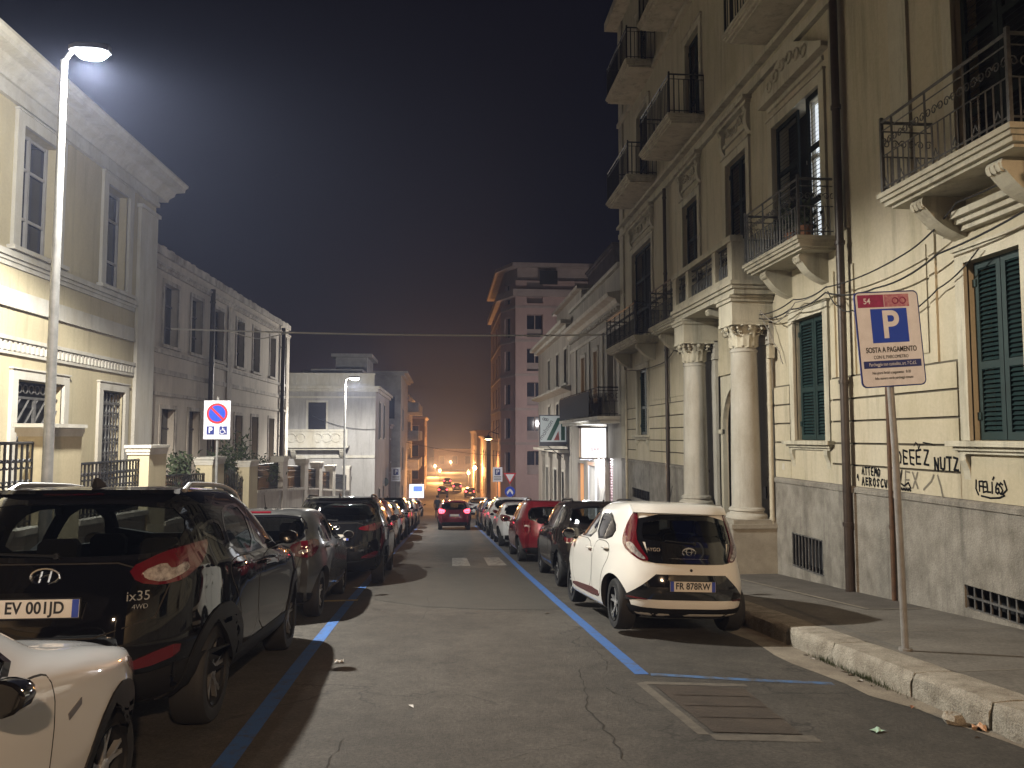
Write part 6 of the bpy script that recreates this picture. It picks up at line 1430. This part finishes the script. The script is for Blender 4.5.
# --- upright dark mini crossover with contrasting roof
rows = [(.21,-1.85,1.85,.78),(.30,-1.97,1.97,.85),(.44,-2.035,2.03,.885),(.62,-2.05,2.05,.895),(.78,-2.03,2.04,.895),(.90,-1.995,1.97,.89),(.98,-1.97,1.70,.88),(1.05,-1.945,1.25,.865),(1.10,-1.925,.98,.85),(1.25,-1.86,.76,.80),(1.38,-1.78,.54,.745),(1.47,-1.71,.32,.70),(1.525,-1.63,.10,.64),(1.55,-1.45,-.1,.54),(1.56,-1.1,-.4,.34)]
c = Car('mini_crossover', rows, 'paint_brown', 4.1, .325, [(-1.27,.325),(1.30,.325)], .895, nr=3.4, nf=3.2, flare=[(-1.27,.62,.03,.45),(1.3,.6,.03,.45)], cab=.98, wheel_w=.22)
c.window('rear_window', [(-.60,1.46),(.60,1.46),(.68,1.28),(.66,1.12),(-.66,1.12),(-.68,1.28)], 'rear', sm=1)
for o in wrap(c, 'tail_light_rim', [(.655,-1.95,1.07),(.845,-1.85,1.07),(.865,-1.85,.80),(.665,-1.97,.80)], 'chrome', ang=25, off=.010, sm=2, hole=.022): pass
for o in wrap(c, 'tail_light', [(.67,-1.95,1.055),(.83,-1.85,1.055),(.85,-1.85,.815),(.68,-1.97,.815)], 'tail_red', ang=25, off=.014, sm=2): pass
c.patch('bumper_lower', [(-.86,.50),(-.5,.42),(.5,.42),(.86,.50),(.80,.24),(-.80,.24)], 'rear', 'black_plastic', off=.006, sm=1); c.plate(.72)
c.patch('tailgate_seam', [(-.62,1.08),(.62,1.08),(.56,.58),(-.56,.58)], 'rear', 'crack', off=.001, hole=.007, sm=1, th=.002)
c.patch('roof_skin', [(-.62,-1.62),(.62,-1.62),(.60,.12),(-.60,.12)], 'top', 'black_gloss', off=.003, sm=1, grid=.1)
for d in ('left', 'right'):
    c.window('side_window', [(.80,1.07),(.40,1.44),(-.32,1.455),(-.34,1.05)], d, sm=1); c.window('rear_side_window', [(-.38,1.05),(-.36,1.455),(-1.05,1.44),(-1.12,1.08)], d, sm=1); c.window('quarter_window', [(-1.18,1.09),(-1.12,1.43),(-1.52,1.40),(-1.60,1.14)], d, sm=1, ins=.025)
    c.door([(.82,.36),(.90,1.0),(.8,1.04),(-.36,1.03),(-.37,.34)], d, (-.22,.95)); c.door([(-.39,.34),(-.38,1.03),(-1.14,1.05),(-1.2,.9),(-.94,.74),(-.88,.34)], d, (-1.02,.97))
    for (y, z) in c.axles: c.patch('arch_trim', arcp((y, z), .38, .43, -8, 188), d, 'black_plastic', off=.012, th=.03, sm=0)
    c.patch('headlight', [(1.45,.95),(1.70,.93),(1.80,.78),(1.5,.76)], d, 'tail_clear', off=.006, sm=2)
c.window('windscreen', [(-.68,1.13),(-.58,1.46),(.58,1.46),(.68,1.13)], 'front', sm=1); c.patch('grille', [(-.55,.62),(.55,.62),(.45,.32),(-.45,.32)], 'front', 'black_plastic', sm=1)
c.mirrors(.78, 1.10, black=True); c.finish(); c.wheels(5, 'alloy'); c.rails(-1.35, -.05, .56, 'black_plastic'); c.antenna(-1.45)
MINI = c.root
PACK = hatch('hatchback', 'paint_red', sq=True)

# ------------------------------------------------------------------ parking them
index_kids()
KEEP = set()
def park(proto, x, y, label, yaw=0, roll=0, dz=0, sc=1, repl=None, group=None, reuse=False):
    o = proto if reuse else copy_tree(proto, repl)
    o.location = (x, y, rz(y)+dz-(.03 if x > 2 and not dz and y < 60 else 0)); sl = math.atan((rz(y+1.2)-rz(y-1.2))/2.4); o.rotation_euler = (sl, R(roll if dz else (1.2 if 2 < x and y < 60 else 0)), R(yaw)); o['label'] = label; o['category'] = 'car'
    o.scale = sc if isinstance(sc, tuple) else (sc, sc, sc)
    if group: o['group'] = group
    return o
LG, RG = 'cars parked along the left kerb', 'cars parked along the right kerb'
ROWL = dict(group=LG); ROWR = dict(group=RG)
P_W = {'paint_red': 'paint_white_cool'}
park(PACK, 2.72, 40.4, 'dark blue hatchback parked on the right behind a white crossover', repl={'paint_red': 'paint_blue'}, **ROWR)
park(GREY, 2.65, 27.4, 'white hatchback parked on the right just ahead of the red one', repl={'paint_grey': 'paint_white_cool'}, **ROWR)
park(SUV2, 2.68, 32.0, 'white tall off-roader parked on the right with black mirrors', repl={'paint_dark': 'paint_white_cool'}, **ROWR)
park(FRONT, 2.7, 36.3, 'pale silver crossover in the middle of the right-hand row', repl={'paint_white_cool': 'paint_silver'}, **ROWR)
park(GREY, 2.7, 45.2, 'black hatchback near the far end of the right-hand row', repl={'paint_grey': 'paint_black'}, **ROWR)
park(AYGO, 3.2, 22.9+.6, 'small white city car half hidden behind the red hatchback', **ROWR) if False else None
park(FRONT, -2.45, 19.9, 'dark grey crossover parked right after the black off-roader on the left', repl={'paint_white_cool': 'paint_grey'}, yaw=0, **ROWL)
park(PACK, -2.4, 24.6, 'maroon hatchback with roof bars in the left-hand row', repl={'paint_red': 'paint_maroon'}, **ROWL)
park(GREY, -2.38, 29.2, 'silver hatchback in the left-hand row', repl={'paint_grey': 'paint_silver'}, **ROWL)
park(SUV2, -2.36, 33.9, 'black off-roader halfway down the left-hand row', **ROWL)
park(FRONT, -2.35, 38.7, 'dark blue crossover in the left-hand row', repl={'paint_white_cool': 'paint_blue'}, **ROWL)
park(PACK, -2.35, 43.3, 'grey hatchback with roof bars near the end of the left-hand row', repl={'paint_red': 'paint_grey'}, **ROWL)
park(GREY, -2.35, 47.8, 'last dark hatchback of the left-hand row', repl={'paint_grey': 'paint_dark'}, **ROWL)
park(SUV2, 2.75, 62.5, 'white off-roader standing in the road at the bottom of the hill', repl={'paint_dark': 'paint_white_cool'})
park(FRONT, -2.75, 71, 'silver crossover standing below the glowing billboard', repl={'paint_white_cool': 'paint_silver'})
LIT = {'paint_grey': 'paint_maroon', 'tail_red': 'tail_lit'}
mv = park(GREY, .52, 41.2, 'dark red hatchback driving down the middle of the street with tail lights on', repl=LIT)
park(GREY, -.2, 128, 'leftmost far car with lit tail lights past the crossing', repl={'paint_grey': 'paint_dark', 'tail_red': 'tail_lit'}, group='far cars with lights on past the crossing')
park(GREY, 2.3, 140, 'middle far car with lit tail lights past the crossing', repl={'paint_grey': 'paint_silver', 'tail_red': 'tail_lit'}, group='far cars with lights on past the crossing')
park(FRONT, 4.0, 122, 'rightmost far car with lit tail lights past the crossing', repl={'paint_white_cool': 'paint_dark', 'tail_red': 'tail_lit'}, group='far cars with lights on past the crossing')
park(GREY, .6, 165, 'farthest car with lit tail lights down the street', repl={'paint_grey': 'paint_dark', 'tail_red': 'tail_lit'}, group='far cars with lights on past the crossing')
park(AYGO, 2.72, 10.45, 'small white city hatchback with black tailgate, nearest on the right', yaw=2.6, roll=2.6, dz=.008, sc=1.04, reuse=True, **ROWR)
park(MINI, 2.90, 15.45, 'dark brown mini crossover with black roof right behind the white city car', reuse=True, **ROWR)
park(PACK, 2.72, 21.0, 'red hatchback with roof bars behind the dark mini crossover', reuse=True, **ROWR)
park(IX, -2.53, 7.27, 'glossy black compact SUV with silver roof rails, large on the left', sc=1.03, reuse=True, **ROWL)
park(GREY, -2.50, 12.2, 'dark grey hatchback between two black off-roaders on the left', reuse=True, **ROWL)
park(SUV2, -2.0, 16.4, 'matt black large off-roader with fin antenna, fourth on the left', yaw=.5, reuse=True, **ROWL)
park(FRONT, -2.44, 2.75, 'white crossover cut off by the lower left edge, black wheel arch and mirror', sc=(1, 1, .935), reuse=True, **ROWL)

# ------------------------------------------------------------------ two people crossing far below
def person(x, y, label, coat, stride):
    t = thing('person', label, 'person', (x, y, rz(y)))
    vs = [((0,0,.95),.15),((0,.0,1.2),.16),((0,0,1.42),.17),((0,0,1.52),.07),((0,0,1.60),.085),((0,.01,1.70),.095),((0,0,1.79),.05),
          ((-.1,0,.88),.10),((-.1,stride*.5,.48),.07),((-.1,stride*.3-.03,.08),.05),((-.1,stride*.3+.1,.04),.04),((.1,0,.88),.10),((.1,-stride*.3,.48),.07),((.1,-stride*.8,.10),.05),((.1,-stride*.8+.12,.05),.04),
          ((-.2,0,1.40),.07),((-.26,-.05,1.12),.05),((-.25,.06,.88),.04),((-.25,.1,.80),.035),((.2,0,1.40),.07),((.26,.05,1.12),.05),((.25,.12,.9),.04),((.25,.15,.82),.035)]
    es = [(0,1),(1,2),(2,3),(3,4),(4,5),(5,6),(0,7),(7,8),(8,9),(9,10),(0,11),(11,12),(12,13),(13,14),(2,15),(15,16),(16,17),(17,18),(2,19),(19,20),(20,21),(21,22)]
    me = bpy.data.meshes.new('p'); me.from_pydata([v for v, r in vs], es, []); o = bpy.data.objects.new('tmp', me); col.objects.link(o); o.modifiers.new('s', 'SKIN'); sk = me.skin_vertices[0].data if me.skin_vertices else None
    if sk is None: bpy.context.view_layer.update()
    bm = bmesh.new(); bm.from_mesh(me); ly = bm.verts.layers.skin.verify(); bm.verts.ensure_lookup_table()
    for i, (v, r) in enumerate(vs): bm.verts[i][ly].radius = (r, r); bm.verts[i][ly].use_root = i == 0
    bm.to_mesh(me); bm.free(); o.modifiers.new('u', 'SUBSURF').levels = 1
    b = bpy.data.meshes.new_from_object(o.evaluated_get(bpy.context.evaluated_depsgraph_get())); bpy.data.objects.remove(o); b.materials.clear(); b.materials.append(M['skin'])
    b.materials.append(M[coat])
    for p_ in b.polygons: p_.material_index = 0 if p_.center.z > 1.5 else 1; p_.use_smooth = True
    ob = bpy.data.objects.new('body', b); col.objects.link(ob); ob.parent = t
    mb = MB(); mb.lathe(0, -.02, [(.10, 1.66), (.112, 1.74), (.09, 1.82), (.03, 1.85)], 10); h_ = mb.build('hair', 'hair', None, smooth=True); h_.parent = t
person(-.55, 63, 'person in dark coat walking left of the moving red car', 'coat_dark', .3); person(.25, 66, 'person in dark clothes ahead of the red car roof', 'coat_dark', -.25)

# ------------------------------------------------------------------ night air
mb = MB(); mb.box(-70, 70, -25, 420, -24, 30); hz_ = mb.build('haze', mat('haze_air', (1,1,1)))
m = M['haze_air']; nt = m.node_tree; nt.nodes.clear(); o_ = nt.nodes.new('ShaderNodeOutputMaterial'); pv = nt.nodes.new('ShaderNodeVolumePrincipled')
pv.inputs['Color'].default_value = (.55, .64, 1.0, 1); pv.inputs['Density'].default_value = HAZE; pv.inputs['Anisotropy'].default_value = .3; nt.links.new(pv.outputs[0], o_.inputs['Volume'])
hz_['kind'] = 'stuff'
